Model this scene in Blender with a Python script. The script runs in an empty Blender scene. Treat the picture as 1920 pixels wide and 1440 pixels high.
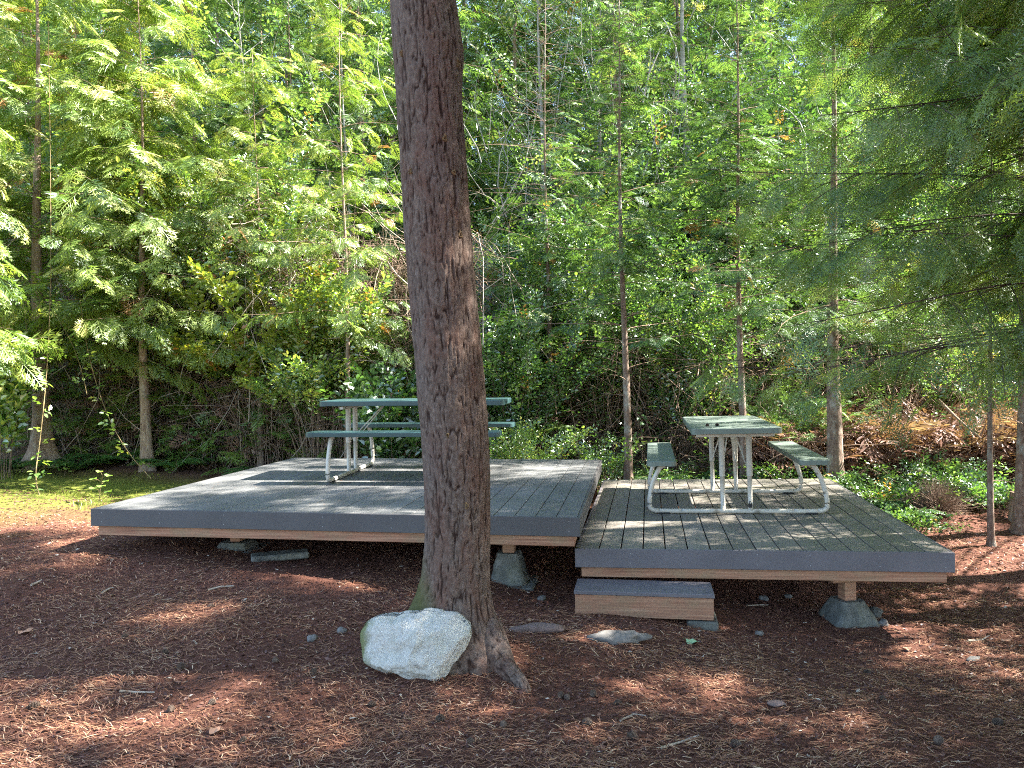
import bpy, math, random
import numpy as np
from mathutils import Vector

R = math.radians
rng = np.random.default_rng(11)
random.seed(11)
scene = bpy.context.scene
C = scene.collection

# ------------------------------------------------------------------ camera, sky, sun, exposure
CAMZ = 1.6
FPX, YAW, PITCH, ROLL = 1454.1, .1656, -.0128, .016
cam_d = bpy.data.cameras.new('camera'); cam = bpy.data.objects.new('camera', cam_d); C.objects.link(cam)
cam_d.sensor_width = 36; cam_d.lens = FPX / 1920 * 36; cam_d.clip_start = .05; cam_d.clip_end = 2000
cam.location = (0, 0, CAMZ)
_cy, _sy, _cp, _sp, _cr, _sr = math.cos(YAW), math.sin(YAW), math.cos(PITCH), math.sin(PITCH), math.cos(ROLL), math.sin(ROLL)


def ray(px, py):
    u = (px - 960) / FPX; v = -(py - 720) / FPX
    X = u * _cr + v * _sr; Z = -u * _sr + v * _cr
    Y = _cp - Z * _sp; z = _sp + Z * _cp
    return np.array([X * _cy - Y * _sy, X * _sy + Y * _cy, z])


_f = Vector(ray(960, 720)).normalized(); _r = Vector(ray(2960, 720) - ray(960, 720)).normalized(); _u = _r.cross(_f)
from mathutils import Matrix
cam.matrix_world = Matrix.Translation((0, 0, CAMZ)) @ Matrix((_r, _u, -_f)).transposed().to_4x4()
scene.camera = cam


def aty(px, py, y):          # the point of the place seen at a pixel, at a distance y
    r = ray(px, py); return r * (y / r[1]) + np.array([0, 0, CAMZ])


def atz(px, py, z):
    r = ray(px, py); return r * ((z - CAMZ) / r[2]) + np.array([0, 0, CAMZ])


SUN_EL, SUN_AZ = R(44), R(15)        # azimuth from +x towards +y
SD = np.array([math.cos(SUN_EL) * math.cos(SUN_AZ), math.cos(SUN_EL) * math.sin(SUN_AZ), math.sin(SUN_EL)])
w = bpy.data.worlds.new('World'); scene.world = w; w.use_nodes = True
nt = w.node_tree; nt.nodes.clear()
sky = nt.nodes.new('ShaderNodeTexSky'); sky.sky_type = 'NISHITA'; sky.sun_disc = False
sky.sun_elevation = SUN_EL; sky.sun_rotation = R(90) - SUN_AZ
bg = nt.nodes.new('ShaderNodeBackground'); bg.inputs[1].default_value = .095
ow = nt.nodes.new('ShaderNodeOutputWorld')
nt.links.new(sky.outputs[0], bg.inputs[0]); nt.links.new(bg.outputs[0], ow.inputs[0])
sl = bpy.data.lights.new('sun', 'SUN'); sl.energy = 5; sl.angle = R(.53); sl.color = (1, .95, .86)
so = bpy.data.objects.new('sun', sl); C.objects.link(so)
so.rotation_euler = Vector(SD).to_track_quat('Z', 'Y').to_euler(); so.location = (20, 5, 20)
vs = scene.view_settings; vs.view_transform = 'Standard'; vs.look = 'None'; vs.gamma = 1; vs.exposure = 3.12
cy = scene.cycles; cy.max_bounces = 6; cy.diffuse_bounces = 4; cy.transmission_bounces = 4; cy.transparent_max_bounces = 4
cy.use_denoising = False; cy.sample_clamp_indirect = 6
cy.pixel_filter_type = 'BLACKMAN_HARRIS'; cy.filter_width = 1.05


# ------------------------------------------------------------------ materials
def mat(name):
    m = bpy.data.materials.new(name); m.use_nodes = True
    n = m.node_tree.nodes; n.clear()
    out = n.new('ShaderNodeOutputMaterial')
    return m, m.node_tree, out


def N(t, typ, **kw):
    n = t.nodes.new('ShaderNode' + typ)
    for k, v in kw.items():
        if k in n.inputs.keys() if not isinstance(k, int) else False:
            n.inputs[k].default_value = v
        else:
            setattr(n, k, v)
    return n


def ramp(t, src, stops):
    r = t.nodes.new('ShaderNodeValToRGB'); e = r.color_ramp.elements
    while len(e) < len(stops): e.new(.5)
    for el, (p, c) in zip(e, stops): el.position = p; el.color = (*c, 1)
    t.links.new(src, r.inputs[0]); return r.outputs[0]


def mapping(t, scale, coord='Object'):
    tc = t.nodes.new('ShaderNodeTexCoord'); mp = t.nodes.new('ShaderNodeMapping')
    mp.inputs['Scale'].default_value = scale
    t.links.new(tc.outputs[coord], mp.inputs[0]); return mp.outputs[0]


def noise(t, vec, scale, detail=5, rough=.6, out='Fac'):
    n = t.nodes.new('ShaderNodeTexNoise'); n.inputs['Scale'].default_value = scale
    n.inputs['Detail'].default_value = detail; n.inputs['Roughness'].default_value = rough
    if vec is not None: t.links.new(vec, n.inputs['Vector'])
    return n.outputs[out]


def mix(t, fac, a, b, mode='MIX'):
    m = t.nodes.new('ShaderNodeMix'); m.data_type = 'RGBA'; m.blend_type = mode
    for s, v in ((m.inputs[0], fac), (m.inputs[6], a), (m.inputs[7], b)):
        if hasattr(v, 'links'): t.links.new(v, s)
        else: s.default_value = v if not isinstance(v, tuple) else (*v, 1)
    return m.outputs[2]


def math_(t, op, a, b=None, clamp=False):
    m = t.nodes.new('ShaderNodeMath'); m.operation = op; m.use_clamp = clamp
    for s, v in ((m.inputs[0], a), (m.inputs[1], b)):
        if v is None: continue
        if hasattr(v, 'links'): t.links.new(v, s)
        else: s.default_value = v
    return m.outputs[0]


def bump(t, h, strength, dist=.01):
    b = t.nodes.new('ShaderNodeBump'); b.inputs['Strength'].default_value = strength; b.inputs['Distance'].default_value = dist
    t.links.new(h, b.inputs['Height']); return b.outputs[0]


def principled(t, out, col, rough=.8, normal=None, spec=.3):
    p = t.nodes.new('ShaderNodeBsdfPrincipled')
    for k, v in (('Base Color', col), ('Roughness', rough), ('Specular IOR Level', spec)):
        if hasattr(v, 'links'): t.links.new(v, p.inputs[k])
        else: p.inputs[k].default_value = (*v, 1) if isinstance(v, tuple) else v
    if normal is not None: t.links.new(normal, p.inputs['Normal'])
    t.links.new(p.outputs[0], out.inputs[0]); return p


def foliage(name, stops, trans=.42, gloss=.045, rough=.42):
    m, t, o = mat(name)
    a = t.nodes.new('ShaderNodeAttribute'); a.attribute_name = 'rnd'
    col = ramp(t, a.outputs['Fac'], stops)
    d = t.nodes.new('ShaderNodeBsdfDiffuse'); tr = t.nodes.new('ShaderNodeBsdfTranslucent'); g = t.nodes.new('ShaderNodeBsdfGlossy')
    g.inputs['Roughness'].default_value = rough; g.inputs['Color'].default_value = (.9, .95, 1, 1)
    t.links.new(col, d.inputs[0])
    tc = mix(t, .75, col, (1.25, 1.3, .45), 'MULTIPLY'); t.links.new(tc, tr.inputs[0])
    m1 = t.nodes.new('ShaderNodeMixShader'); m1.inputs[0].default_value = trans
    t.links.new(d.outputs[0], m1.inputs[1]); t.links.new(tr.outputs[0], m1.inputs[2])
    m2 = t.nodes.new('ShaderNodeMixShader'); m2.inputs[0].default_value = gloss
    t.links.new(m1.outputs[0], m2.inputs[1]); t.links.new(g.outputs[0], m2.inputs[2])
    t.links.new(m2.outputs[0], o.inputs[0]); return m


M = {}
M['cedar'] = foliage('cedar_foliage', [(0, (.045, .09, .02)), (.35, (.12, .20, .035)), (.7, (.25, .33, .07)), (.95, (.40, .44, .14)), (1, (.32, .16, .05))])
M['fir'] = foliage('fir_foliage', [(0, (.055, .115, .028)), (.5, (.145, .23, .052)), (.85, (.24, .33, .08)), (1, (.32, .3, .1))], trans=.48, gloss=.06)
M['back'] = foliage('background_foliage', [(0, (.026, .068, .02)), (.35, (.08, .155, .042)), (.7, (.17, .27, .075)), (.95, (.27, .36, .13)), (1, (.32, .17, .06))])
M['broad'] = foliage('broad_leaves', [(0, (.035, .09, .022)), (.4, (.09, .19, .04)), (.75, (.22, .34, .07)), (.96, (.42, .46, .10)), (1, (.4, .2, .04))], trans=.45, gloss=.13, rough=.35)
M['yellow'] = foliage('yellowing_leaves', [(0, (.12, .2, .03)), (.5, (.26, .32, .04)), (.85, (.4, .38, .05)), (1, (.45, .2, .05))], trans=.45, gloss=.1)
M['fern'] = foliage('fern_leaves', [(0, (.04, .10, .03)), (.6, (.08, .18, .04)), (1, (.14, .24, .06))], trans=.4, gloss=.06)
M['grass'] = foliage('grass_blades', [(0, (.12, .16, .03)), (.5, (.22, .26, .05)), (.9, (.34, .34, .08)), (1, (.4, .33, .14))], trans=.35, gloss=.04)
M['dead'] = foliage('dead_fronds', [(0, (.10, .048, .035)), (.5, (.21, .115, .085)), (.9, (.34, .22, .17)), (1, (.4, .3, .2))], trans=.25, gloss=.02)
M['needle'] = foliage('fallen_needles', [(0, (.11, .04, .024)), (.45, (.25, .11, .058)), (.85, (.42, .23, .13)), (1, (.6, .42, .27))], trans=.1, gloss=.05, rough=.5)
M['litter'] = foliage('litter_flakes', [(0, (.05, .025, .02)), (.6, (.12, .055, .042)), (.95, (.2, .11, .08)), (1, (.5, .42, .34))], trans=.05, gloss=.02)


def bark(name, c0, c1, c2, stretch=(14, 14, 2.2), lich=.0, hor=False):
    m, t, o = mat(name)
    v = mapping(t, stretch)
    n1 = noise(t, v, 3, 8, .7)
    col = ramp(t, n1, [(.3, c0), (.5, c1), (.72, c2)])
    if lich:
        v2 = mapping(t, (1, 1, .6)); n2 = noise(t, v2, 7, 4, .6)
        col = mix(t, ramp(t, n2, [(.52, (0, 0, 0)), (.66, (lich,) * 3)]), col, (.42, .43, .38))
    n3 = noise(t, mapping(t, (60, 60, 12)), 2, 5, .7)
    nb = bump(t, math_(t, 'ADD', n1, math_(t, 'MULTIPLY', n3, .5)), .9, .012)
    principled(t, o, col, .9, nb, .15); return m


M['bark_cedar'] = bark('cedar_bark', (.12, .075, .055), (.27, .19, .14), (.42, .34, .27), lich=.3)
M['bark_fir'] = bark('fir_bark', (.085, .058, .045), (.185, .13, .10), (.31, .25, .20), stretch=(10, 10, 5), lich=.6)
M['bark_pale'] = bark('pale_bark', (.18, .16, .14), (.32, .3, .27), (.45, .43, .4), stretch=(7, 7, 4), lich=.5)
M['bark_dark'] = bark('dark_bark', (.035, .028, .022), (.08, .06, .05), (.16, .13, .11))
M['twig'] = bark('dead_twigs', (.10, .06, .045), (.22, .15, .11), (.40, .31, .24), stretch=(5, 5, 5))
M['cane'] = bark('bramble_cane', (.09, .07, .03), (.18, .14, .07), (.24, .15, .09), stretch=(4, 4, 4))

# main pine bark : plates and furrows follow the modelled relief (attribute 'relief')
m, t, o = mat('pine_bark')
a = t.nodes.new('ShaderNodeAttribute'); a.attribute_name = 'relief'
n1 = noise(t, mapping(t, (1, 1, .35)), 9, 5, .65)
n2 = noise(t, mapping(t, (1, 1, .6)), 60, 6, .75)
n4 = noise(t, mapping(t, (1, 1, .5)), 3.5, 3, .6)
plate = ramp(t, n2, [(.3, (.062, .043, .034)), (.48, (.115, .083, .067)), (.72, (.235, .182, .153))])
plate = mix(t, ramp(t, n1, [(.45, (0, 0, 0)), (.68, (.55, .55, .55))]), plate, (.13, .055, .036), 'MIX')
plate = mix(t, ramp(t, n4, [(.5, (0, 0, 0)), (.7, (.4, .4, .4))]), plate, (.15, .125, .115), 'MIX')
col = mix(t, ramp(t, a.outputs['Fac'], [(.15, (0, 0, 0)), (.55, (1, 1, 1))]), (.03, .016, .012), plate)
tc = t.nodes.new('ShaderNodeTexCoord'); sx = t.nodes.new('ShaderNodeSeparateXYZ'); t.links.new(tc.outputs['Object'], sx.inputs[0])
mg = math_(t, 'MULTIPLY', ramp(t, math_(t, 'SUBTRACT', math_(t, 'MULTIPLY', n4, .5), sx.outputs[2]), [(.0, (0, 0, 0)), (.22, (1, 1, 1))]), .35)
ml = ramp(t, math_(t, 'SUBTRACT', math_(t, 'MULTIPLY', sx.outputs[0], -1), math_(t, 'MULTIPLY', sx.outputs[2], .35)), [(.03, (0, 0, 0)), (.16, (.75, .75, .75))])
col = mix(t, ml, col, (.075, .085, .025))
nb = bump(t, math_(t, 'ADD', n2, math_(t, 'MULTIPLY', noise(t, mapping(t, (1, 1, .4)), 160, 3), .4)), .9, .008)
principled(t, o, col, .9, nb, .15); M['pine'] = m


def board_mat(name, base, var, moss=0., grain=.12, specks=0):
    m, t, o = mat(name)
    a = t.nodes.new('ShaderNodeAttribute'); a.attribute_name = 'rnd'
    v = mapping(t, (60, 1.5, 60)); g = noise(t, v, 1.6, 6, .7)
    g2 = noise(t, mapping(t, (1, 1, 1)), 2.2, 5, .6)
    c0 = tuple(x * (1 - var) for x in base); c1 = tuple(x * (1 + var) for x in base)
    col = ramp(t, a.outputs['Fac'], [(0, c0), (1, c1)])
    col = mix(t, 1, col, ramp(t, g, [(.25, (1 - grain * 2,) * 3), (.75, (1 + grain,) * 3)]), 'MULTIPLY')
    col = mix(t, 1, col, ramp(t, g2, [(.3, (.8, .8, .8)), (.7, (1.15, 1.14, 1.12))]), 'MULTIPLY')
    n3 = noise(t, None, 55, 3, .8)
    if moss:
        g3 = noise(t, mapping(t, (1, .6, 1)), 3.1, 6, .7)
        col = mix(t, ramp(t, g3, [(.5, (0, 0, 0)), (.72, (moss,) * 3)]), col, (.17, .18, .09))
    nb = bump(t, g, .35, .003)
    principled(t, o, col, ramp(t, g2, [(.3, (.5,) * 3), (.7, (.72,) * 3)]), nb, .4); return m


M['deck_l'] = board_mat('grey_composite_boards', (.122, .124, .125), .10)
M['deck_r'] = board_mat('weathered_composite_boards', (.175, .158, .138), .16, moss=.3)
M['fascia'] = board_mat('grey_fascia_board', (.082, .078, .08), .05, grain=.06)
M['fascia_r'] = board_mat('violet_grey_fascia_board', (.125, .114, .126), .05, grain=.07)

m, t, o = mat('treated_lumber')
tc = t.nodes.new('ShaderNodeTexCoord'); mp = t.nodes.new('ShaderNodeMapping'); mp.inputs['Scale'].default_value = (1.2, 1.2, 45)
t.links.new(tc.outputs['Object'], mp.inputs[0])
g = noise(t, mp.outputs[0], 1.4, 6, .7); g2 = noise(t, mapping(t, (2, 2, 3)), 2.3, 5, .6)
col = ramp(t, g, [(.3, (.19, .085, .052)), (.5, (.34, .175, .11)), (.7, (.46, .28, .18))])
col = mix(t, ramp(t, g2, [(.45, (0, 0, 0)), (.7, (.6, .6, .6))]), col, (.24, .2, .12))
br = t.nodes.new('ShaderNodeTexBrick'); br.inputs['Scale'].default_value = 1; br.inputs['Brick Width'].default_value = .045
br.inputs['Row Height'].default_value = .02; br.inputs['Mortar Size'].default_value = .005; br.inputs['Color1'].default_value = (1, 1, 1, 1)
br.inputs['Color2'].default_value = (1, 1, 1, 1); br.inputs['Mortar'].default_value = (0, 0, 0, 1)
mp2 = t.nodes.new('ShaderNodeMapping'); mp2.inputs['Rotation'].default_value = (R(90), 0, 0)
t.links.new(tc.outputs['Object'], mp2.inputs[0]); t.links.new(mp2.outputs[0], br.inputs['Vector'])
col = mix(t, math_(t, 'MULTIPLY', math_(t, 'SUBTRACT', 1, br.outputs['Fac']), ramp(t, noise(t, None, 30, 2), [(.4, (0, 0, 0)), (.6, (.35,) * 3)])), col, (.12, .06, .045))
principled(t, o, col, .8, bump(t, g, .4, .003), .2); M['lumber'] = m

m, t, o = mat('pier_concrete')
n1 = noise(t, mapping(t, (1, 1, 1)), 9, 8, .7); n2 = noise(t, mapping(t, (1, 1, .5)), 5, 4, .6)
col = ramp(t, n1, [(.3, (.07, .07, .06)), (.55, (.14, .14, .125)), (.75, (.25, .24, .22))])
col = mix(t, ramp(t, n2, [(.52, (0, 0, 0)), (.7, (.3, .3, .3))]), col, (.15, .15, .07))
principled(t, o, col, .95, bump(t, noise(t, None, 60, 6, .8), .6, .006), .1); M['concrete'] = m

m, t, o = mat('granite_rock')
geo = t.nodes.new('ShaderNodeTexCoord'); sx = t.nodes.new('ShaderNodeSeparateXYZ'); t.links.new(geo.outputs['Object'], sx.inputs[0])
n1 = noise(t, mapping(t, (1, 1, 1)), 85, 8, .85); n2 = noise(t, mapping(t, (1, 1, 1)), 8, 6, .65); n3 = noise(t, mapping(t, (1, 1, 1)), 22, 6, .8)
col = ramp(t, n1, [(.28, (.3, .29, .26)), (.48, (.55, .53, .48)), (.7, (.82, .79, .73))])
col = mix(t, ramp(t, n2, [(.48, (0, 0, 0)), (.66, (.45,) * 3)]), col, (.42, .43, .35))
col = mix(t, ramp(t, n3, [(.56, (0, 0, 0)), (.68, (.5,) * 3)]), col, (.20, .2, .17))
ms = math_(t, 'ADD', math_(t, 'MULTIPLY', sx.outputs[0], -2.6), math_(t, 'MULTIPLY', n2, .5))
col = mix(t, ramp(t, ms, [(.84, (0, 0, 0)), (1.0, (.85,) * 3)]), col, (.13, .15, .03))
principled(t, o, col, .92, bump(t, math_(t, 'ADD', n1, n3), .9, .012), .2); M['rock'] = m


def simple(name, c, rough, spec=.4, nscale=20, var=.12, metal=0, b=.0):
    m, t, o = mat(name)
    n = noise(t, mapping(t, (1, 1, 1)), nscale, 5, .65)
    col = ramp(t, n, [(.3, tuple(x * (1 - var) for x in c)), (.7, tuple(x * (1 + var) for x in c))])
    p = principled(t, o, col, rough, bump(t, n, b, .003) if b else None, spec); p.inputs['Metallic'].default_value = metal
    return m


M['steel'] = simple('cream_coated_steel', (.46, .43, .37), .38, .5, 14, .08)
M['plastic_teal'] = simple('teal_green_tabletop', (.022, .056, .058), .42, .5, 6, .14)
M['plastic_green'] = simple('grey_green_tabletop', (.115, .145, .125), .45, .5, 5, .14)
M['rubber'] = simple('black_rubber', (.02, .02, .02), .7)
M['cone'] = simple('cone_scales', (.12, .085, .065), .85, .2, 40, .35)
M['conedark'] = simple('dark_cone_scales', (.035, .025, .022), .8, .2, 40, .35)
M['pebble'] = simple('grey_stone', (.15, .14, .13), .9, .2, 30, .3, b=.6)
M['redstone'] = simple('brownish_stone', (.16, .115, .105), .9, .2, 30, .35, b=.8)
M['fence'] = bark('weathered_fence_boards', (.16, .17, .18), (.24, .25, .27), (.33, .34, .36), stretch=(30, 30, 1.5))
M['leaf_green'] = simple('pale_green_leaf', (.30, .46, .25), .6, .3, 10, .2)
M['leaf_brown'] = simple('fallen_brown_leaf', (.40, .22, .14), .8, .3, 12, .3)
M['stick'] = simple('bleached_stick', (.36, .3, .24), .85, .2, 30, .25)
M['nail'] = simple('screw_head', (.3, .3, .3), .4, .5)

m, t, o = mat('forest_floor')
P0 = mapping(t, (1, 1, 1))
n1 = noise(t, P0, 35, 8, .8); n2 = noise(t, P0, 1.6, 5, .6); n3 = noise(t, P0, 120, 4, .8)
col = ramp(t, n1, [(.28, (.07, .030, .022)), (.5, (.145, .065, .046)), (.72, (.26, .135, .092))])
col = mix(t, ramp(t, n2, [(.4, (0, 0, 0)), (.65, (.4,) * 3)]), col, (.15, .06, .042))
tc = t.nodes.new('ShaderNodeTexCoord'); sx = t.nodes.new('ShaderNodeSeparateXYZ'); t.links.new(tc.outputs['Object'], sx.inputs[0])
# mossy grass on the left behind the path, brown leaf litter on the slope
mm = math_(t, 'ADD', math_(t, 'MULTIPLY', sx.outputs[1], .55), math_(t, 'MULTIPLY', sx.outputs[0], -.55))
mm = math_(t, 'ADD', mm, math_(t, 'MULTIPLY', n2, 2.2))
mossm = math_(t, 'MULTIPLY', ramp(t, math_(t, 'MULTIPLY', math_(t, 'SUBTRACT', mm, 7.2), .55), [(0, (0, 0, 0)), (1, (1, 1, 1))]),
              ramp(t, math_(t, 'MULTIPLY', math_(t, 'SUBTRACT', 10.6, sx.outputs[1]), 1.0), [(0, (0, 0, 0)), (1, (1, 1, 1))]))
mossc = ramp(t, noise(t, P0, 22, 6, .7), [(.3, (.06, .085, .015)), (.55, (.17, .2, .035)), (.75, (.3, .27, .09))])
col = mix(t, mossm, col, mossc)
back = ramp(t, math_(t, 'MULTIPLY', math_(t, 'SUBTRACT', sx.outputs[1], 10.), .5), [(0, (0, 0, 0)), (1, (1, 1, 1))])
bc = ramp(t, noise(t, P0, 18, 7, .75), [(.3, (.06, .04, .025)), (.5, (.16, .11, .075)), (.72, (.32, .24, .19))])
col = mix(t, back, col, bc)
nb = bump(t, math_(t, 'ADD', math_(t, 'MULTIPLY', n1, 1.), math_(t, 'MULTIPLY', n3, .5)), 1, .025)
principled(t, o, col, .95, nb, .1); M['ground'] = m


# ------------------------------------------------------------------ numpy helpers
def _h(ix, iy, iz, s):
    n = (ix * 374761393 + iy * 668265263 + iz * 2147483647 + s * 974634777) & 0xffffffff
    n = ((n ^ (n >> 13)) * 1274126177) & 0xffffffff
    return ((n ^ (n >> 16)) & 0xffff) / 65535.


def vnoise(p, s=0):
    s = int(s)
    p = np.asarray(p, float); i = np.floor(p).astype(np.int64); f = p - i; f = f * f * (3 - 2 * f)
    r = 0
    for dx in (0, 1):
        for dy in (0, 1):
            for dz in (0, 1):
                wgt = (f[..., 0] if dx else 1 - f[..., 0]) * (f[..., 1] if dy else 1 - f[..., 1]) * (f[..., 2] if dz else 1 - f[..., 2])
                r = r + wgt * _h(i[..., 0] + dx, i[..., 1] + dy, i[..., 2] + dz, s)
    return r * 2 - 1


def fbm(p, o=4, s=0):
    r = 0; a = 1; p = np.asarray(p, float)
    for k in range(o): r = r + a * vnoise(p * 2 ** k, s + k); a *= .5
    return r


def make(name, V, F, m, parent=None, smooth=False, rnd=None, attr='rnd', dom='FACE', midx=None):
    """V (n,3), F list of index arrays (each (k,3) or (k,4))"""
    if not isinstance(F, (list, tuple)): F = [F]
    F = [np.asarray(f, np.int32) for f in F if len(f)]
    me = bpy.data.meshes.new(name)
    V = np.asarray(V, np.float32)
    me.vertices.add(len(V)); me.vertices.foreach_set('co', V.ravel())
    loops = np.concatenate([f.ravel() for f in F]); cnt = np.concatenate([np.full(len(f), f.shape[1], np.int32) for f in F])
    me.loops.add(len(loops)); me.loops.foreach_set('vertex_index', loops)
    me.polygons.add(len(cnt)); me.polygons.foreach_set('loop_start', np.concatenate([[0], np.cumsum(cnt)[:-1]]).astype(np.int32))
    for mm_ in (m if isinstance(m, (list, tuple)) else [m]): me.materials.append(mm_)
    if midx is not None: me.polygons.foreach_set('material_index', np.asarray(midx, np.int32))
    me.update(calc_edges=True)
    me.polygons.foreach_set('use_smooth', np.full(len(cnt), bool(smooth)))
    if rnd is not None:
        a = me.attributes.new(attr, 'FLOAT', dom); a.data.foreach_set('value', np.asarray(rnd, np.float32))
    me.update()
    ob = bpy.data.objects.new(name, me); C.objects.link(ob)
    if parent is not None: ob.parent = parent
    return ob


def tag(o, label=None, cat=None, group=None, kind=None):
    if label: o['label'] = label
    if cat: o['category'] = cat
    if group: o['group'] = group
    if kind: o['kind'] = kind
    return o


def thing(name, label, cat, loc=(0, 0, 0), rz=0, group=None):
    o = bpy.data.objects.new(name, None); C.objects.link(o); o.location = loc; o.rotation_euler = (0, 0, rz)
    o.empty_display_size = .2
    return tag(o, label, cat, group)


class MB:
    def __init__(s): s.V = []; s.Q = []; s.T = []; s.n = 0; s.rq = []; s.rt = []

    def add(s, V, Q=None, T=None, rq=None, rt=None):
        V = np.asarray(V, float).reshape(-1, 3); s.V.append(V)
        if Q is not None and len(Q):
            Q = np.asarray(Q); s.Q.append(Q + s.n); s.rq.append(np.broadcast_to(.5 if rq is None else rq, (len(Q),)))
        if T is not None and len(T):
            T = np.asarray(T); s.T.append(T + s.n); s.rt.append(np.broadcast_to(.5 if rt is None else rt, (len(T),)))
        s.n += len(V)

    def build(s, name, m, parent=None, smooth=False):
        F = []; r = []
        if s.Q: F.append(np.concatenate(s.Q)); r.append(np.concatenate(s.rq))
        if s.T: F.append(np.concatenate(s.T)); r.append(np.concatenate(s.rt))
        return make(name, np.concatenate(s.V), F, m, parent, smooth, np.concatenate(r))

    def box(s, x0, x1, y0, y1, z0, z1, b=.003, rnd=None):
        """a box with chamfered edges"""
        c = np.array([[x0, y0, z0], [x1, y1, z1]], float); b = min(b, (c[1] - c[0]).min() * .4)
        V = []; idx = {}
        for i in (0, 1):
            for j in (0, 1):
                for k in (0, 1):
                    p = np.array([c[i][0], c[j][1], c[k][2]]); d = np.array([1 - 2 * i, 1 - 2 * j, 1 - 2 * k]) * b
                    for ax in range(3):
                        q = p + d; q[ax] = p[ax]; idx[(i, j, k, ax)] = len(V); V.append(q)
        Q = []; T = []
        for ax in range(3):
            o1, o2 = [a for a in range(3) if a != ax]
            for sd in (0, 1):
                f = []
                for u, v in ((0, 0), (1, 0), (1, 1), (0, 1)):
                    k = [0, 0, 0]; k[ax] = sd; k[o1] = u; k[o2] = v; f.append(idx[(*k, ax)])
                Q.append(f)
        for ax in range(3):
            o1, o2 = [a for a in range(3) if a != ax]
            for u in (0, 1):
                for v in (0, 1):
                    k0 = [0, 0, 0]; k0[o1] = u; k0[o2] = v; k1 = list(k0); k1[ax] = 1
                    Q.append([idx[(*k0, o1)], idx[(*k1, o1)], idx[(*k1, o2)], idx[(*k0, o2)]])
        for i in (0, 1):
            for j in (0, 1):
                for k in (0, 1): T.append([idx[(i, j, k, 0)], idx[(i, j, k, 1)], idx[(i, j, k, 2)]])
        V = np.array(V); cen = V.mean(0)

        def fix(fs):
            o = []
            for f in fs:
                n = np.cross(V[f[1]] - V[f[0]], V[f[2]] - V[f[0]])
                o.append(f if np.dot(n, V[f].mean(0) - cen) > 0 else f[::-1])
            return o
        r = rng.random() if rnd is None else rnd
        s.add(V, fix(Q), fix(T), r, r)

    def tube(s, P, rad, k=10, cap=True, rnd=.5):
        V, Q = tubes(np.asarray(P, float)[None], np.broadcast_to(rad, (1, len(P))), k)
        T = []
        if cap:
            V = np.vstack([V, P[0], P[-1]]); n = len(V); m_ = (len(P) - 1) * k
            T = [[(i + 1) % k, i, n - 2] for i in range(k)] + [[m_ + i, m_ + (i + 1) % k, n - 1] for i in range(k)]
        s.add(V, Q, T, rnd, rnd)


def tubes(P, Rd, k=3):
    """P (n,m,3) polylines, Rd (n,m) radii -> verts, quads"""
    n, m_, _ = P.shape
    T = np.empty_like(P); T[:, 1:-1] = P[:, 2:] - P[:, :-2]; T[:, 0] = P[:, 1] - P[:, 0]; T[:, -1] = P[:, -1] - P[:, -2]
    T /= np.linalg.norm(T, axis=2, keepdims=True) + 1e-9
    mean = P[:, -1] - P[:, 0]; mean = mean / (np.linalg.norm(mean, axis=1, keepdims=True) + 1e-9)
    ref = np.where(np.abs(mean[:, 2:3]) > .8, np.array([[1., 0, 0]]), np.array([[0, 0, 1.]]))
    A = np.cross(T, ref[:, None, :]); A /= np.linalg.norm(A, axis=2, keepdims=True) + 1e-9
    B = np.cross(T, A)
    th = np.arange(k) / k * 2 * np.pi
    V = P[:, :, None, :] + Rd[:, :, None, None] * (np.cos(th)[None, None, :, None] * A[:, :, None, :] + np.sin(th)[None, None, :, None] * B[:, :, None, :])
    base = (np.arange(n)[:, None, None] * m_ + np.arange(m_ - 1)[None, :, None]) * k
    i = np.arange(k)[None, None, :]; j = (i + 1) % k
    Q = np.stack([base + i, base + k + i, base + k + j, base + j], -1).reshape(-1, 4)
    return V.reshape(-1, 3), Q


def rot_from(xdir, up, roll=0.):
    """(n,3),(n,3) -> (n,3,3) columns x,y,z ; x along xdir, z near up, rolled"""
    x = xdir / (np.linalg.norm(xdir, axis=1, keepdims=True) + 1e-9)
    y = np.cross(up, x); y /= np.linalg.norm(y, axis=1, keepdims=True) + 1e-9
    z = np.cross(x, y)
    c = np.cos(roll)[:, None]; s_ = np.sin(roll)[:, None]
    y2 = y * c + z * s_; z2 = -y * s_ + z * c
    return np.stack([x, y2, z2], -1)


def inst(tmpl, pos, Rm, sc, rnd, jit=.12):
    """copy a leaf template to many places -> verts, quads, rnd"""
    V, Q = tmpl
    n = len(pos)
    W = np.einsum('nij,vj->nvi', Rm, V) * np.reshape(sc, (-1, 1, 1)) + pos[:, None, :]
    QQ = (Q[None] + (np.arange(n) * len(V))[:, None, None]).reshape(-1, 4)
    rr = np.clip(np.repeat(rnd, len(Q)) + rng.normal(0, jit, n * len(Q)), 0, .97)
    rr[np.repeat(rnd, len(Q)) > .985] = 1.
    return W.reshape(-1, 3), QQ, rr


_br = np.random.default_rng(4)


def blade(p0, d, L, wd, nrm=(0, 0, 1), fold=0.):
    nrm = np.array([_br.normal(0, .45), _br.normal(0, .45), 1.])
    d = np.array(d, float); d /= np.linalg.norm(d); sd = np.cross(nrm, d); sd /= np.linalg.norm(sd)
    p0 = np.array(p0, float)
    return [p0, p0 + d * L * .45 + sd * wd / 2, p0 + d * L, p0 + d * L * .45 - sd * wd / 2]


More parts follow.
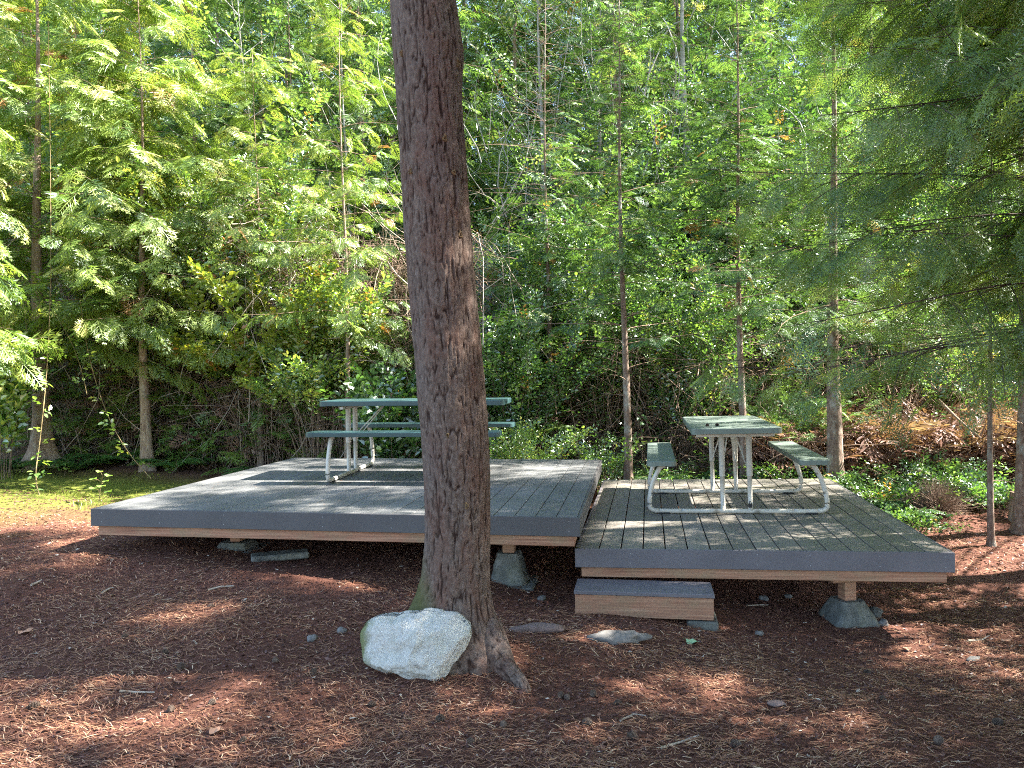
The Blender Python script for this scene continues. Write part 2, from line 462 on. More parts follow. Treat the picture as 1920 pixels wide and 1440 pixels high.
def tmpl_frond(nl=9, sub=2, width=.5, seed=0, droop=.18, lw=.035):
    rr = np.random.default_rng(seed); V = []
    V += blade((0, 0, 0), (1, 0, 0), 1., .025)
    for i in range(nl):
        t_ = .08 + .88 * i / nl
        L = width * (math.sin(min(1, (t_ + .15) * 1.1) * math.pi) ** .6 * .8 + .2) * rr.uniform(.8, 1.15)
        for s_ in (-1, 1):
            an = s_ * R(rr.uniform(42, 60)); d = np.array([math.cos(an), math.sin(an), rr.uniform(-.25, .05)])
            p = np.array([t_, 0, 0])
            V += blade(p, d, L, lw)
            for k in range(sub):
                q = p + d * L * (.3 + .5 * k / max(1, sub))
                for s2 in (-1, 1):
                    a2 = an + s2 * R(38)
                    V += blade(q, (math.cos(a2), math.sin(a2), -.15), L * .38, lw * .8)
    V = np.array(V); V[:, 2] -= droop * V[:, 0] ** 2 + .25 * V[:, 1] ** 2
    return V, np.arange(len(V)).reshape(-1, 4)


def tmpl_twig(nn=16, side=5, seed=0, nl=.11, nw=.016):
    rr = np.random.default_rng(seed); V = []

    def needles(p, d, L, n):
        d = np.array(d, float) / np.linalg.norm(d); s = np.cross((0, 0, 1), d)
        V.extend(blade(p, d, L, .012))
        for i in range(n):
            q = p + d * L * (i + .5) / n
            for sg in (-1, 1):
                dd = d * rr.uniform(.35, .6) + sg * s * .85 + np.array([0, 0, rr.uniform(-.3, .35)])
                V.extend(blade(q, dd, nl * rr.uniform(.75, 1.1), nw))
    needles(np.zeros(3), (1, 0, 0), 1., nn)
    for i in range(side):
        t_ = .1 + .7 * i / side
        for sg in (-1, 1):
            an = sg * R(rr.uniform(40, 58)); L = .5 * (1 - t_ * .75) * rr.uniform(.8, 1.1)
            needles(np.array([t_, 0, 0]), (math.cos(an), math.sin(an), rr.uniform(-.2, .05)), L, max(3, int(nn * L * .9)))
    V = np.array(V); V[:, 2] -= .15 * V[:, 0] ** 2
    return V, np.arange(len(V)).reshape(-1, 4)


def tmpl_leaves(n=9, size=.16, seed=0, wide=.62, spread=.35):
    rr = np.random.default_rng(seed); V = []
    Q = []
    for i in range(n):
        t_ = (i + .5) / n; sg = 1 if i % 2 else -1
        p = np.array([t_, 0, rr.uniform(-.05, .05)])
        d = np.array([rr.uniform(.2, .9), sg * rr.uniform(.4, 1), rr.uniform(-.5, .3)]); d /= np.linalg.norm(d)
        nrm = np.array([rr.uniform(-spread, spread), rr.uniform(-spread, spread), 1]); sd = np.cross(nrm, d); sd /= np.linalg.norm(sd)
        up = np.cross(d, sd); L = size * rr.uniform(.7, 1.25); W = L * wide / 2
        p = p + d * L * .25; b = len(V)
        V += [p, p + d * L * .3 + sd * W * .9 + up * W * .35, p + d * L * .72 + sd * W * .7 + up * W * .3, p + d * L,
              p + d * L * .72 - sd * W * .7 + up * W * .3, p + d * L * .3 - sd * W * .9 + up * W * .35]
        Q += [[b, b + 1, b + 2, b + 3], [b, b + 3, b + 4, b + 5]]
    return np.array(V), np.array(Q)


T_CEDAR = [tmpl_frond(9, 2, .42, s) for s in range(3)]
T_CEDAR_LO = [tmpl_frond(7, 0, .45, s + 5, lw=.075) for s in range(3)]
T_FIR = [tmpl_twig(14, 5, s) for s in range(3)]
T_FIR_NEAR = [tmpl_twig(15, 6, s + 9, nl=.105, nw=.024) for s in range(3)]
T_LEAF = [tmpl_leaves(8, .215, s) for s in range(4)]
T_LEAF_BIG = [tmpl_leaves(6, .3, s + 4, .8) for s in range(3)]


def lit_left(P):                     # True where a clump would shade the sunny foliage on the left
    X, Y, Z = P[:, 0], P[:, 1], P[:, 2]
    r_ = np.zeros(len(P), bool)
    for cx in (-8., -5.5, -3.5):
        dx = X - cx; z2 = Z - dx * SD[2] / SD[0]; y2 = Y - dx * SD[1] / SD[0]
        r_ |= (dx > 2.2) & (z2 > .1) & (z2 < 7.5) & (y2 > 8.2) & (y2 < 13.5)
    return r_


def lit_mid(P):                      # broken sun on the middle and right-hand foliage
    X, Y, Z = P[:, 0], P[:, 1], P[:, 2]; r_ = np.zeros(len(P), bool)
    for cx in (-1., 1.5, 3.8):
        dx = X - cx; z2 = Z - dx * SD[2] / SD[0]; y2 = Y - dx * SD[1] / SD[0]
        r_ |= (dx > 1.5) & (z2 > 0) & (z2 < 7.) & (y2 > 8.6) & (y2 < 14)
    return r_


# ------------------------------------------------------------------ terrain
def ground_z(x, y):
    x = np.asarray(x, float); y = np.asarray(y, float)
    z = .005 + 0 * x
    z = z - .085 * np.clip(x + .75, -3.35, 3) * np.clip((y - 3.2) / 2, 0, 1) * np.clip((9 - y) / 2.5, 0, 1)
    z = z + .05 * np.clip((x - 1.9) / 1.0, 0, 1) * np.clip((y - 6.) / 1.5, 0, 1)
    z = z + .16 * np.clip((-x - 4) / 4, 0, 1.2) * np.clip((y - 4) / 4, 0, 1)
    z = z + .1 * np.clip((y - 9) / 2, 0, 1)
    s = np.clip(y - 11.3, 0, 26); z = z + .40 * s * np.clip(s / 2.5, 0, 1) * (1 - .25 * np.clip(s / 26, 0, 1))
    q = np.stack([x, y, 0 * x], -1)
    z = z + .03 * fbm(q * .8, 3, 3) + .012 * fbm(q * 4, 3, 7)
    z = z + .10 * fbm(q * .5, 2, 5) * np.clip((y - 11) / 3, 0, 1)
    # slight mound round the pine
    d = np.hypot(x + .95, y - 4.25); z = z + .035 * np.exp(-(d / .45) ** 2)
    return z


def gz(x, y): return float(ground_z(np.array([x]), np.array([y]))[0])


def axis(lo, hi, n0, n1, step, far):
    a = np.arange(n0, n1, step); b = n1 + (hi - n1) * np.linspace(0, 1, far) ** 2.2; c = n0 - (n0 - lo) * np.linspace(0, 1, far)[1:][::-1] ** 2.2
    return np.unique(np.concatenate([c, a, b]))


gx = axis(-260, 260, -13, 8, .07, 40); gy = axis(-260, 260, 2, 16, .07, 40)
XX, YY = np.meshgrid(gx, gy); GZ = ground_z(XX, YY)
nx, ny = len(gx), len(gy); I = (np.arange(ny - 1)[:, None] * nx + np.arange(nx - 1)[None]).ravel()
make('ground', np.stack([XX.ravel(), YY.ravel(), GZ.ravel()], -1), np.stack([I, I + 1, I + 1 + nx, I + nx], -1), M['ground'], smooth=True)['kind'] = 'structure'

# ------------------------------------------------------------------ the two decks
HR, HL = CAMZ - 1.2656, CAMZ - 1.0092


def deck(name, label, loc, rz, tilt, W, L, bw, gap, md, mf, back_shade=0):
    """origin at the front corner, x across, y back, z=0 the walking surface"""
    o = thing(name, label, 'deck', loc, rz); o.rotation_euler = (0, -tilt, rz)
    n = int(round(W / (bw + gap))); bw = (W - (n - 1) * gap) / n
    d = MB()
    for i in range(n):
        x = i * (bw + gap); e = random.uniform(0, .004)
        dz = random.uniform(-.0012, .0012)
        d.box(x, x + bw, .026, L - e, -.026 + dz, dz, .0025)
    ob = d.build('decking', md, o)
    f = MB(); f.box(-.022, W + .022, 0, .022, -.135, -.001, .003, .5); f.build('fascia', mf, o)
    f = MB(); f.box(-.022, -.0015, .0225, L, -.135, -.001, .003, .4); f.build('fascia', mf, o)
    f = MB(); f.box(W + .0015, W + .022, .0225, L, -.135, -.001, .003, .6); f.build('fascia', mf, o)
    f = MB(); f.box(.02, W - .02, .03, .068, -.21, -.0285, .003, .5); f.build('rim_joist', M['lumber'], o)
    f = MB(); f.box(.02, W - .02, L - .1, L - .062, -.21, -.0285, .003, .5); f.build('rim_joist', M['lumber'], o)
    if back_shade: f = MB(); f.box(.03, W - .03, L - .06, L - .04, -back_shade, -.03, .003, .5); f.build('back_shade_board', M['lumber'], o)  # unseen rear board, added to keep light out from under the deck
    for k in range(7):
        x = .02 + (W - .08) * k / 6
        f = MB(); f.box(x, x + .038, .071, L - .103, -.209, -.0285, .003); f.build('joist', M['lumber'], o)
    for x, zz in [(W * q, z) for q in (.02, .15, .29, .5, .64, .82, .985) for z in (-.03, -.1)]:
        s = MB(); s.tube([(x, .002, zz), (x, -.0012, zz)], .0035, 8); s.build('screw_head', M['nail'], o)
    return o


dr = deck('wooden_deck', 'lower platform of dark gapped boards under the smaller-looking end-on picnic table', (-.4702, 5.5712, HR), -.0089, .0131, 2.487, 3.632, .1435, .0085, M['deck_r'], M['fascia_r'], .3)
dl = deck('wooden_deck', 'higher wide grey platform behind the pine, carrying the side-on picnic table', (-4.1984, 5.367, HL + .0205), .0089, -.0055, 3.74, 3.625, .1445, .006, M['deck_l'], M['fascia'], .5)


def zt(x, y, right=True):     # deck surface height
    return (HR + .0131 * (x + .4702)) if right else (HL + .0206 - .0055 * (x + 4.1984))


# ------------------------------------------------------------------ concrete piers under the decks
def pier(x, y, top, label, b=.15, t_=.09, h=None, rz=0, slab=False):
    g = gz(x, y) - .055; o = thing('concrete_pier', label, 'pier', (x, y, g), rz, 'concrete piers under the decks')
    ph = top - g; h = h or ph * .62
    m_ = MB()
    n = 9; rows = []
    for k in range(n + 1):
        q = k / n; w_ = b + (t_ - b) * q ** 1.1
        th = (np.arange(32) + .5) / 32 * 2 * np.pi
        c = np.sign(np.cos(th)) * np.abs(np.cos(th)) ** .35; s = np.sign(np.sin(th)) * np.abs(np.sin(th)) ** .35
        p = np.stack([c * w_, s * w_, np.full(32, h * q)], -1)
        p += .006 * fbm(p * 22 + x * 3, 3, 5)[:, None] * np.array([1, 1, 0])
        rows.append(p)
    V = np.concatenate(rows + [np.array([[0, 0, h]])]); Q = []
    for k in range(n):
        for i in range(32): j = (i + 1) % 32; Q.append([k * 32 + i, k * 32 + j, k * 32 + 32 + j, k * 32 + 32 + i])
    T = [[n * 32 + i, n * 32 + (i + 1) % 32, len(V) - 1] for i in range(32)]
    m_.add(V, Q, T); m_.build('pier_block', M['concrete'], o)
    f = MB(); f.box(-.045, .045, -.045, .045, h - .015, ph - .06, .004); f.build('wood_post', M['lumber'], o)
    f = MB(); f.box(-.14, .14, -.05, .05, ph - .059, ph - .001, .004); f.build('cross_block', M['lumber'], o)
    if slab:
        f = MB(); f.box(-.21, .21, -.2, .2, -.02, .045, .012)
        f.build('paver_base', M['concrete'], o)
    return o


pier(1.43, 5.85, HR + .02 - .212, 'concrete pier under the front right corner of the lower deck', b=.19, t_=.09, h=.2, rz=.35)
pier(-1.02, 5.85, HL - .212, 'mossy concrete pier just right of the pine trunk under the higher deck', b=.15, t_=.085, h=.27, slab=True)
pier(1.2, 8.6, HR + .02 - .212, 'concrete pier deep under the back of the lower deck', h=.12)
pier(-3.35, 6.0, HL + .01 - .212, 'low concrete pier under the left end of the higher deck', b=.17, t_=.11, h=.1, slab=True)
pier(-1.0, 8.5, HL - .212, 'concrete pier deep under the back of the higher deck')
# flat grey plank lying under the left deck
f = MB(); f.box(-.22, .22, -.08, .08, 0, .05, .01); b_ = f.build('concrete_paver', M['concrete']); b_.location = (-2.85, 5.75, gz(-2.85, 5.75)); b_.rotation_euler = (0, 0, .5)
tag(b_, 'flat grey paver lying in the shade under the left half of the higher deck', 'paver')

# ------------------------------------------------------------------ step
p0 = aty(1076, 1104, 5.2); p1 = aty(1340, 1118, 5.2)
st = thing('deck_step', 'single wooden step with a grey tread in front of the lower deck', 'step', (p0[0], 5.2, .09))
W = p1[0] - p0[0]
f = MB(); f.box(0, W, -.012, .15, .022, .049, .004); f.box(0, W, .155, .30, .022, .049, .004); f.build('tread', M['fascia_r'], st)
f = MB(); f.box(.006, W - .006, 0, .038, -.125, .0205, .003); f.build('riser', M['lumber'], st)
for xx in (.006, W - .044):
    f = MB(); f.box(xx, xx + .038, .0395, .29, -.125, .0205, .003); f.build('side_board', M['lumber'], st)
for px, lab, hw in ((1203, 'small paver wedged under the middle of the deck step', .05), (1318, 'larger grey paver under the right end of the deck step', .10)):
    q = aty(px, 1160, 5.18); f = MB(); f.box(-hw, hw, -.03, .25, -.05, .045, .012)
    b_ = f.build('concrete_paver', M['concrete']); b_.location = (q[0], 5.215, -.088); tag(b_, lab, 'paver', 'pavers under the step')


# ------------------------------------------------------------------ picnic tables
def slab_top(L, W, h, mtl, name, parent, z, x=0, lip=.0):
    """rounded-corner moulded slab, length along y"""
    m_ = MB(); r = .045; ns = 6; prof = []
    for cx, cyy, a0 in ((1, 1, 0), (-1, 1, 90), (-1, -1, 180), (1, -1, 270)):
        for k in range(ns + 1):
            a = R(a0 + 90 * k / ns); prof.append((cx * (W / 2 - r) + r * math.cos(a), cyy * (L / 2 - r) + r * math.sin(a)))
    prof = np.array(prof); n = len(prof); rows = []
    for ins, zz in ((.03, -h), (.002, -h), (0, -h + .003), (0, -.008), (.002, -.003), (.008, 0), (.05, .0), (.052, .0004)):
        s = 1 - np.array([ins / (W / 2), ins / (L / 2)]); rows.append(np.c_[prof * s, np.full(n, zz)])
    V = np.concatenate(rows + [[[0, 0, .0004]], [[0, 0, -h + .012]]]); Q = []
    for k in range(len(rows) - 1):
        for i in range(n): j = (i + 1) % n; Q.append([k * n + i, k * n + j, (k + 1) * n + j, (k + 1) * n + i])
    T = [[(len(rows) - 1) * n + i, (len(rows) - 1) * n + (i + 1) % n, len(V) - 2] for i in range(n)] + [[(i + 1) % n, i, len(V) - 1] for i in range(n)]
    V = V + np.array([x, 0, z]); m_.add(V, Q, T, .5, .5); o = m_.build(name, mtl, parent)
    # corner cap seams and moulded planks lines : thin raised caps at the four corners
    for sx_ in (-1, 1):
        for sy in (-1, 1):
            c = MB()
            pts = [(sx_ * (W / 2 - r + r * math.cos(a)), sy * (L / 2 - r + r * math.sin(a))) for a in np.linspace(0, math.pi / 2, 7)]
            pts = [(sx_ * (W / 2), sy * (L / 2 - r - .03))] + pts + [(sx_ * (W / 2 - r - .03), sy * (L / 2))]
            pts = np.array(pts); nn = len(pts); out = pts.copy(); dd = out / np.linalg.norm(out, axis=1, keepdims=True)
            dirs = np.array([(sx_ * math.cos(a), sy * math.sin(a)) for a in np.r_[0, np.linspace(0, math.pi / 2, 7), math.pi / 2]])
            out = pts + dirs * .0028
            V = np.r_[np.c_[out, np.full(nn, -h - .001)], np.c_[out, np.full(nn, -.004)], np.c_[pts - dirs * .004, np.full(nn, -.0005)], np.c_[pts, np.full(nn, -h - .001)]] + np.array([x, 0, z])
            Q = []
            for k in range(nn - 1):
                Q += [[k, k + 1, nn + k + 1, nn + k], [nn + k, nn + k + 1, 2 * nn + k + 1, 2 * nn + k], [3 * nn + k, 3 * nn + k + 1, k + 1, k]]
            c.add(V, Q, None, .5); c.build('corner_cap', mtl, o)
    return o


def bez(P, n=8):
    """smooth polyline through fillets"""
    P = [np.array(p, float) for p in P]; out = [P[0]]
    for i in range(1, len(P) - 1):
        a, b, c = P[i - 1], P[i], P[i + 1]
        for k in range(n + 1):
            t_ = k / n; s0 = a + (b - a) * .5 if i > 1 else a + (b - a) * .5; s1 = b + (c - b) * .5
            out.append((1 - t_) ** 2 * s0 + 2 * t_ * (1 - t_) * b + t_ ** 2 * s1)
    out.append(P[-1]); return out


def table(label, loc, rz, tilt, mtl, yf, lock=False):
    o = thing('picnic_table', label, 'picnic table', loc); o.rotation_euler = (0, tilt, rz)
    slab_top(1.83, .75, .05, mtl, 'tabletop', o, .757)
    for s in (-1, 1): slab_top(1.83, .25, .043, mtl, 'bench', o, .478, s * .635)
    for yy in yf:
        g = MB()
        half = [(.60, .424), (.645, .425), (.72, .27), (.755, .09), (.735, .026), (.60, .023), (.35, .023)]
        P = [(x, yy, z) for x, z in half] + [(0, yy, .023)] + [(-x, yy, z) for x, z in half[::-1]]
        P = bez(P, 7)
        g.tube(P, .0205, 14)
        fr = g.build('frame', M['steel'], o, True)
        for s in (-1, 1):
            pd = MB(); pd.box(s * .62 - .05, s * .62 + .05, yy - .024, yy + .024, .0, .014, .004); pd.build('foot_pad', M['rubber'], fr)
            pd = MB(); pd.tube([(s * .35, yy, .040), (s * .35, yy, .047)], .008, 8); pd.build('bolt', M['nail'], fr)
        for s in (-1, 1):
            g = MB(); g.tube([(s * .115, yy, .03), (s * .115, yy, .34)], .0205, 14); g.tube([(s * .115, yy, .33), (s * .115, yy, .335), (s * .115, yy, .70)], [.0235, .0255, .0255], 14)
            po = g.build('post', M['steel'], o, True)
            sg_ = -1 if yy < 0 else 1
            g = MB(); g.tube([(s * .115, yy + sg_ * .024, .42), (s * .115, yy + sg_ * .032, .42)], .0075, 8); g.build('bolt', M['nail'], po)
        s_ = 1 if yy < 0 else -1
        g = MB(); g.tube([(-.112, yy + s_ * .027, .36), (-.03, yy + s_ * .33, .69)], .006, 8); g.build('brace', M['steel'], o, True)
        g = MB(); g.tube([(.112, yy + s_ * .027, .36), (.03, yy + s_ * .33, .69)], .006, 8); g.build('brace', M['steel'], o, True)
        g = MB(); g.box(-.33, .33, yy - .02, yy + .02, .672, .701, .003); g.build('cross_bar', M['steel'], o)
    if lock:
        g = MB(); g.box(.092, .128, yf[0] - .05, yf[0] - .027, .06, .095, .004)
        g.tube([(.1 + .008 - .008 * math.cos(a) * 1.2 + .002, yf[0] - .038, .093 + .022 * math.sin(a)) for a in np.linspace(0, math.pi, 9)], .003, 6)
        g.build('padlock', M['rubber'], o)
    return o


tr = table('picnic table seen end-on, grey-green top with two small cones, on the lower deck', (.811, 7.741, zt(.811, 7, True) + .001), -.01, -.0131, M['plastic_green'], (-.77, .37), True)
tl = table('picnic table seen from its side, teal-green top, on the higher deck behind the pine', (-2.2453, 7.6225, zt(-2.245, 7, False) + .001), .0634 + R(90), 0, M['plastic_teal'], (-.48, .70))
tl.rotation_euler = (.0055, 0, .0634 + R(90))


# ------------------------------------------------------------------ cones, stones, leaves, sticks
def cone_mesh(name, mtl, L=.05, r=.019):
    m_ = MB(); n = 9
    m_.tube([(0, 0, 0), (0, 0, L * .3), (0, 0, L * .8), (0, 0, L)], [r * .35, r * .6, r * .4, r * .1], 8)
    for k in range(n):
        q = k / (n - 1); rr = r * math.sin(.35 + q * 2.5) ** .8
        for i in range(8):
            a = i * math.pi / 4 + k * .55; d = np.array([math.cos(a), math.sin(a), 0]); s = np.array([-d[1], d[0], 0])
            b = np.array([0, 0, L * q * .92]) + d * rr * .45; wd = rr * .36; tip = b + d * rr * .62 + np.array([0, 0, L * .07])
            V = [b - s * wd * .6, tip - s * wd, tip + s * wd, b + s * wd * .6]; V += [v + np.array([0, 0, -.0022]) for v in V]
            m_.add(V, [[0, 1, 2, 3], [4, 7, 6, 5], [1, 5, 6, 2], [0, 4, 5, 1], [2, 6, 7, 3]], None, .5)
    return m_.build(name, mtl)


c0 = cone_mesh('pine_cone', M['cone']); first = [c0]


def put_cone(x, y, z, label, group, s=1., dark=False):
    if first: o = first.pop()
    else: o = c0.copy(); C.objects.link(o)
    o.location = (x, y, z + .014 * s); o.scale = (s,) * 3; o.rotation_euler = (R(random.uniform(75, 100)), random.uniform(-.2, .2), random.uniform(0, 6.28))
    tag(o, label, 'pine cone', group); return o


for px, py, an in ((390, 1128, 0), (345, 1245, 0), (228, 1192, 0), (320, 1338, 0), (392, 1325, 0), (75, 1325, 0), (317, 1212, 0), (1055, 1306, 0), (1067, 1314, 0), (1115, 1303, 0), (1165, 1318, 0), (1195, 1387, 0),
                   (705, 1323, 0), (818, 1352, 0), (1650, 1305, 0), (1620, 1256, 0), (520, 1240, 0), (590, 1262, 0), (462, 1388, 0), (890, 1395, 0), (945, 1365, 0), (1390, 1400, 0), (1110, 1360, 0), (1880, 1350, 0), (1755, 1395, 0)):
    p = atz(px, py, 0.); p = atz(px, py, gz(p[0], p[1])); g = gz(p[0], p[1])
    rel = 'left of the white boulder' if px < 640 else 'in front of the boulder and root' if px < 1080 else 'right of the pine root' if px < 1450 else 'on the open ground to the right'
    put_cone(p[0], p[1], g, None, 'fallen cones on the needle bed', random.uniform(.7, 1.05))
cones = [o for o in C.objects if o.name.startswith('pine_cone')]
cones.sort(key=lambda o: o.location.x / o.location.y)
ordn = ['first', 'second', 'third', 'fourth', 'fifth', 'sixth', 'seventh', 'eighth', 'ninth', 'tenth', 'eleventh', 'twelfth', 'thirteenth', 'fourteenth', 'fifteenth', 'sixteenth', 'seventeenth',
        'eighteenth', 'nineteenth', 'twentieth', 'twenty-first', 'twenty-second', 'twenty-third', 'twenty-fourth', 'twenty-fifth', 'twenty-sixth', 'twenty-seventh', 'twenty-eighth', 'twenty-ninth', 'thirtieth']
for i, o in enumerate(cones): o['label'] = 'small grey-brown cone on the needle bed, %s cone from the left on the ground' % ordn[i]
tz = zt(.811, 7) + .7575
for px, py, lab in ((1324, 799, 'small dark cone on the grey-green tabletop, the single one on the left'), (1347, 798, 'dark knobbly cone on the grey-green tabletop, right of a smaller one'),):
    p = atz(px, py, tz); o = put_cone(p[0], p[1], tz - .002, lab, 'cones on the right tabletop', .75); me = o.data.copy(); me.materials[0] = M['conedark']; o.data = me


def stone(name, px, py, sx, sy, sz, mtl, label, cat='stone', seed=0, sink=.35, rough=.25, yy=None, group=None):
    p = atz(px, py, 0.); p = atz(px, py, gz(p[0], p[1])); g = gz(p[0], p[1])
    th = np.linspace(0, math.pi, 15); ph = np.arange(24) / 24 * 2 * np.pi
    TH, PH = np.meshgrid(th, ph, indexing='ij'); D = np.stack([np.sin(TH) * np.cos(PH), np.sin(TH) * np.sin(PH), np.cos(TH)], -1).reshape(-1, 3)
    D = D * (1 + rough * fbm(D * 1.3 + seed * 7.3, 3, seed))[:, None] * np.array([sx, sy, sz])
    Q = [[a * 24 + b, (a + 1) * 24 + b, (a + 1) * 24 + (b + 1) % 24, a * 24 + (b + 1) % 24] for a in range(14) for b in range(24)]
    o = make(name, D, [np.array(Q)], mtl, smooth=True); o.location = (p[0], p[1], g + sz * (1 - 2 * sink)); o.rotation_euler = (0, 0, seed)
    return tag(o, label, cat, group)


stone('flat_stone', 1010, 1182, .17, .07, .035, M['redstone'], 'flat purplish stone half buried right of the pine base', seed=.3, sink=.4)
stone('flat_stone', 1165, 1200, .155, .055, .035, M['pebble'], 'curved pale grey stone sunk in the needles below the step', seed=3.2, sink=.45, rough=.8)
stone('small_stone', 1016, 1125, .035, .03, .02, M['pebble'], 'pale chip of rock on the ground under the gap between decks', seed=1.)
stone('small_stone', 1477, 1118, .03, .03, .022, M['pebble'], 'round light pebble in the shade under the lower deck', seed=1.5)
stone('small_stone', 1432, 1121, .04, .03, .026, M['pebble'], 'larger tan pebble left of the round one under the lower deck', seed=2.5)
stone('small_stone', 1424, 1188, .03, .025, .02, M['pebble'], 'small grey stone below the right end of the step', seed=3.5)
stone('small_stone', 585, 1184, .035, .03, .022, M['pebble'], 'dark pebble left of the boulder, the nearer of two', seed=4.5)
stone('small_stone', 640, 1168, .035, .03, .025, M['pebble'], 'reddish pebble left of the boulder, the farther of two', seed=5.5)
stone('small_stone', 1455, 1322, .04, .03, .014, M['redstone'], 'flat violet stone on the bare ground below the lower deck', seed=6.5)
stone('small_stone', 1826, 1224, .055, .025, .012, M['pebble'], 'thin whitish flat stone in the sun at the right', seed=7.)
stone('broken_brick', 1638, 1155, .055, .05, .05, M['concrete'], 'broken chunk of concrete against the right-hand pier', 'rubble', seed=2., sink=.25, rough=.4)
stone('broken_brick', 1655, 1172, .04, .03, .03, M['pebble'], 'smaller chip beside the chunk of concrete at the right-hand pier', 'rubble', seed=3., sink=.3, rough=.4)


def leafy(name, px, py, size, mtl, label, cat='leaf', z=None):
    if z is None:
        p = atz(px, py, 0.); p = atz(px, py, gz(p[0], p[1])); z = gz(p[0], p[1]) + .012
    else: p = atz(px, py, z)
    th = np.linspace(0, 2 * np.pi, 25)[:-1]; r = 1 - .35 * np.abs(np.sin(th * 2.5)) ** .7
    V = np.c_[np.cos(th) * r, np.sin(th) * r * .75, .12 * np.sin(th * 3) + .1 * np.cos(th * 2)] * size
    V = np.vstack([V, [0, 0, .02 * size], V - [0, 0, .0012], [0, 0, .02 * size - .0012]])
    T = [[i, (i + 1) % 24, 24] for i in range(24)] + [[(i + 1) % 24 + 25, i + 25, 49] for i in range(24)]
    o = make(name, V, [np.array(T)], mtl); o.location = (p[0], p[1], z + .006); o.rotation_euler = (0, 0, px); return tag(o, label, cat)


leafy('fallen_leaf', 1297, 1208, .055, M['leaf_green'], 'pale green leaf lying on the needles below the step')
leafy('fallen_leaf', 45, 1167, .05, M['leaf_brown'], 'curled orange-brown leaf in the sun near the left edge')
leafy('fallen_leaf', 405, 1372, .045, M['leaf_brown'], 'tan lobed leaf on the ground in front, left of the boulder')
leafy('fallen_leaf', 1700, 1207, .035, M['leaf_brown'], 'small brown leaf in a sun patch right of the pier')
leafy('fallen_leaf', 1425, 801, .03, M['leaf_green'], 'thin green leaf lying on the grey-green tabletop', z=tz - .005)
leafy('fallen_leaf', 1885, 1192, .04, M['leaf_brown'], 'pale dry leaf in the sun close to the right edge')


def stick(pts, r, label, mtl='stick'):
    P = []
    for px, py in pts:
        p = atz(px, py, 0.); p = atz(px, py, gz(p[0], p[1]) + r); P.append((p[0], p[1], gz(p[0], p[1]) + r * 1.2))
    m_ = MB(); m_.tube(P, np.linspace(r, r * .5, len(P)), 6); o = m_.build('stick', M[mtl], None, True); return tag(o, label, 'stick')


stick([(390, 1088), (412, 1089), (438, 1090)], .008, 'bleached white stick on the ground left of the pine')
stick([(225, 1294), (255, 1296), (290, 1295)], .006, 'long grey stick in the left foreground')
stick([(1240, 1403), (1275, 1392), (1310, 1378)], .006, 'slightly curved tan stick in the foreground right of centre')
stick([(1163, 1352), (1188, 1338), (1213, 1340)], .005, 'crooked pale twig right of the pine root')
stick([(1400, 1135), (1425, 1134), (1440, 1133)], .006, 'short pale stick in the shade under the lower deck')
stick([(1815, 1192), (1840, 1190), (1855, 1182)], .007, 'crooked stick in the sun at the right')
stick([(58, 1074), (70, 1071), (78, 1069)], .009, 'short white wood chip at the left in the sun')
stick([(190, 1078), (205, 1066), (212, 1064)], .008, 'grey splinter of wood below the corner of the higher deck')

# ------------------------------------------------------------------ boulder
sil = [(680, 1172), (702, 1160), (740, 1158), (778, 1151), (830, 1151), (862, 1158), (882, 1176), (883, 1196), (868, 1225), (852, 1243), (842, 1262), (825, 1275), (770, 1279), (710, 1278), (697, 1250), (675, 1215), (671, 1190)]
YB = 3.98
Pq = np.array([aty(a, b, YB) for a, b in sil]); cx, cz = Pq[:, 0].mean(), Pq[:, 2].mean() + .0
ang = np.arctan2(Pq[:, 2] - cz, Pq[:, 0] - cx); rad = np.hypot(Pq[:, 2] - cz, Pq[:, 0] - cx); o_ = np.argsort(ang); ang, rad = ang[o_], rad[o_]
phs = np.arange(160) / 160 * 2 * np.pi - np.pi
rr_ = np.interp(phs, np.r_[ang - 2 * np.pi, ang, ang + 2 * np.pi], np.r_[rad, rad, rad])
rows = []
ts = np.linspace(0, np.pi, 90)
for t_ in ts:
    s_ = abs(math.sin(t_)) ** .62; c_ = math.copysign(abs(math.cos(t_)) ** .8, math.cos(t_))
    x = np.cos(phs) * rr_ * s_; z = np.sin(phs) * rr_ * s_
    y = -c_ * .17 + .02 * z / .2 + (.10 * (z > 0) * z / .15) * 0
    rows.append(np.stack([x, np.full_like(x, 0) + y + .35 * np.maximum(z, 0) * (1 if c_ > 0 else 0), z], -1))
V = np.concatenate(rows)
dn = V / (np.linalg.norm(V, axis=1, keepdims=True) + 1e-6)
fac = fbm(V * 5 + 3, 4, 21); fine = fbm(V * 30, 3, 22)
ridge = -np.abs(fbm(V * 4.2 + 9, 2, 25))
for pn, pd_ in (((-.25, -1, .35), .138), ((.35, -1, .1), .165), ((0, -1, -.5), .17), ((-.7, -.8, .1), .22), ((.8, -.6, -.35), .23), ((.1, -.45, 1), .165), ((-.35, -.6, -.9), .20), ((.55, -.5, .8), .225), ((-.6, -.4, .75), .235)):
    pn = np.array(pn, float); pn /= np.linalg.norm(pn); ex = np.maximum(V @ pn - pd_ * .93, 0); V = V - ex[:, None] * pn * .88
V = V + dn * (.022 * fac + .006 * fine + .03 * ridge - .014 * np.abs(fbm(V * 13, 3, 27)))[:, None] * np.array([.35, 1, .35])
Q = [[a * 160 + b, a * 160 + (b + 1) % 160, (a + 1) * 160 + (b + 1) % 160, (a + 1) * 160 + b] for a in range(89) for b in range(160)]
rk = make('boulder', V, [np.array(Q)], M['rock'], smooth=True); rk.location = (cx, YB, cz)
tag(rk, 'large pale granite boulder with a mossy left edge against the pine base', 'boulder')

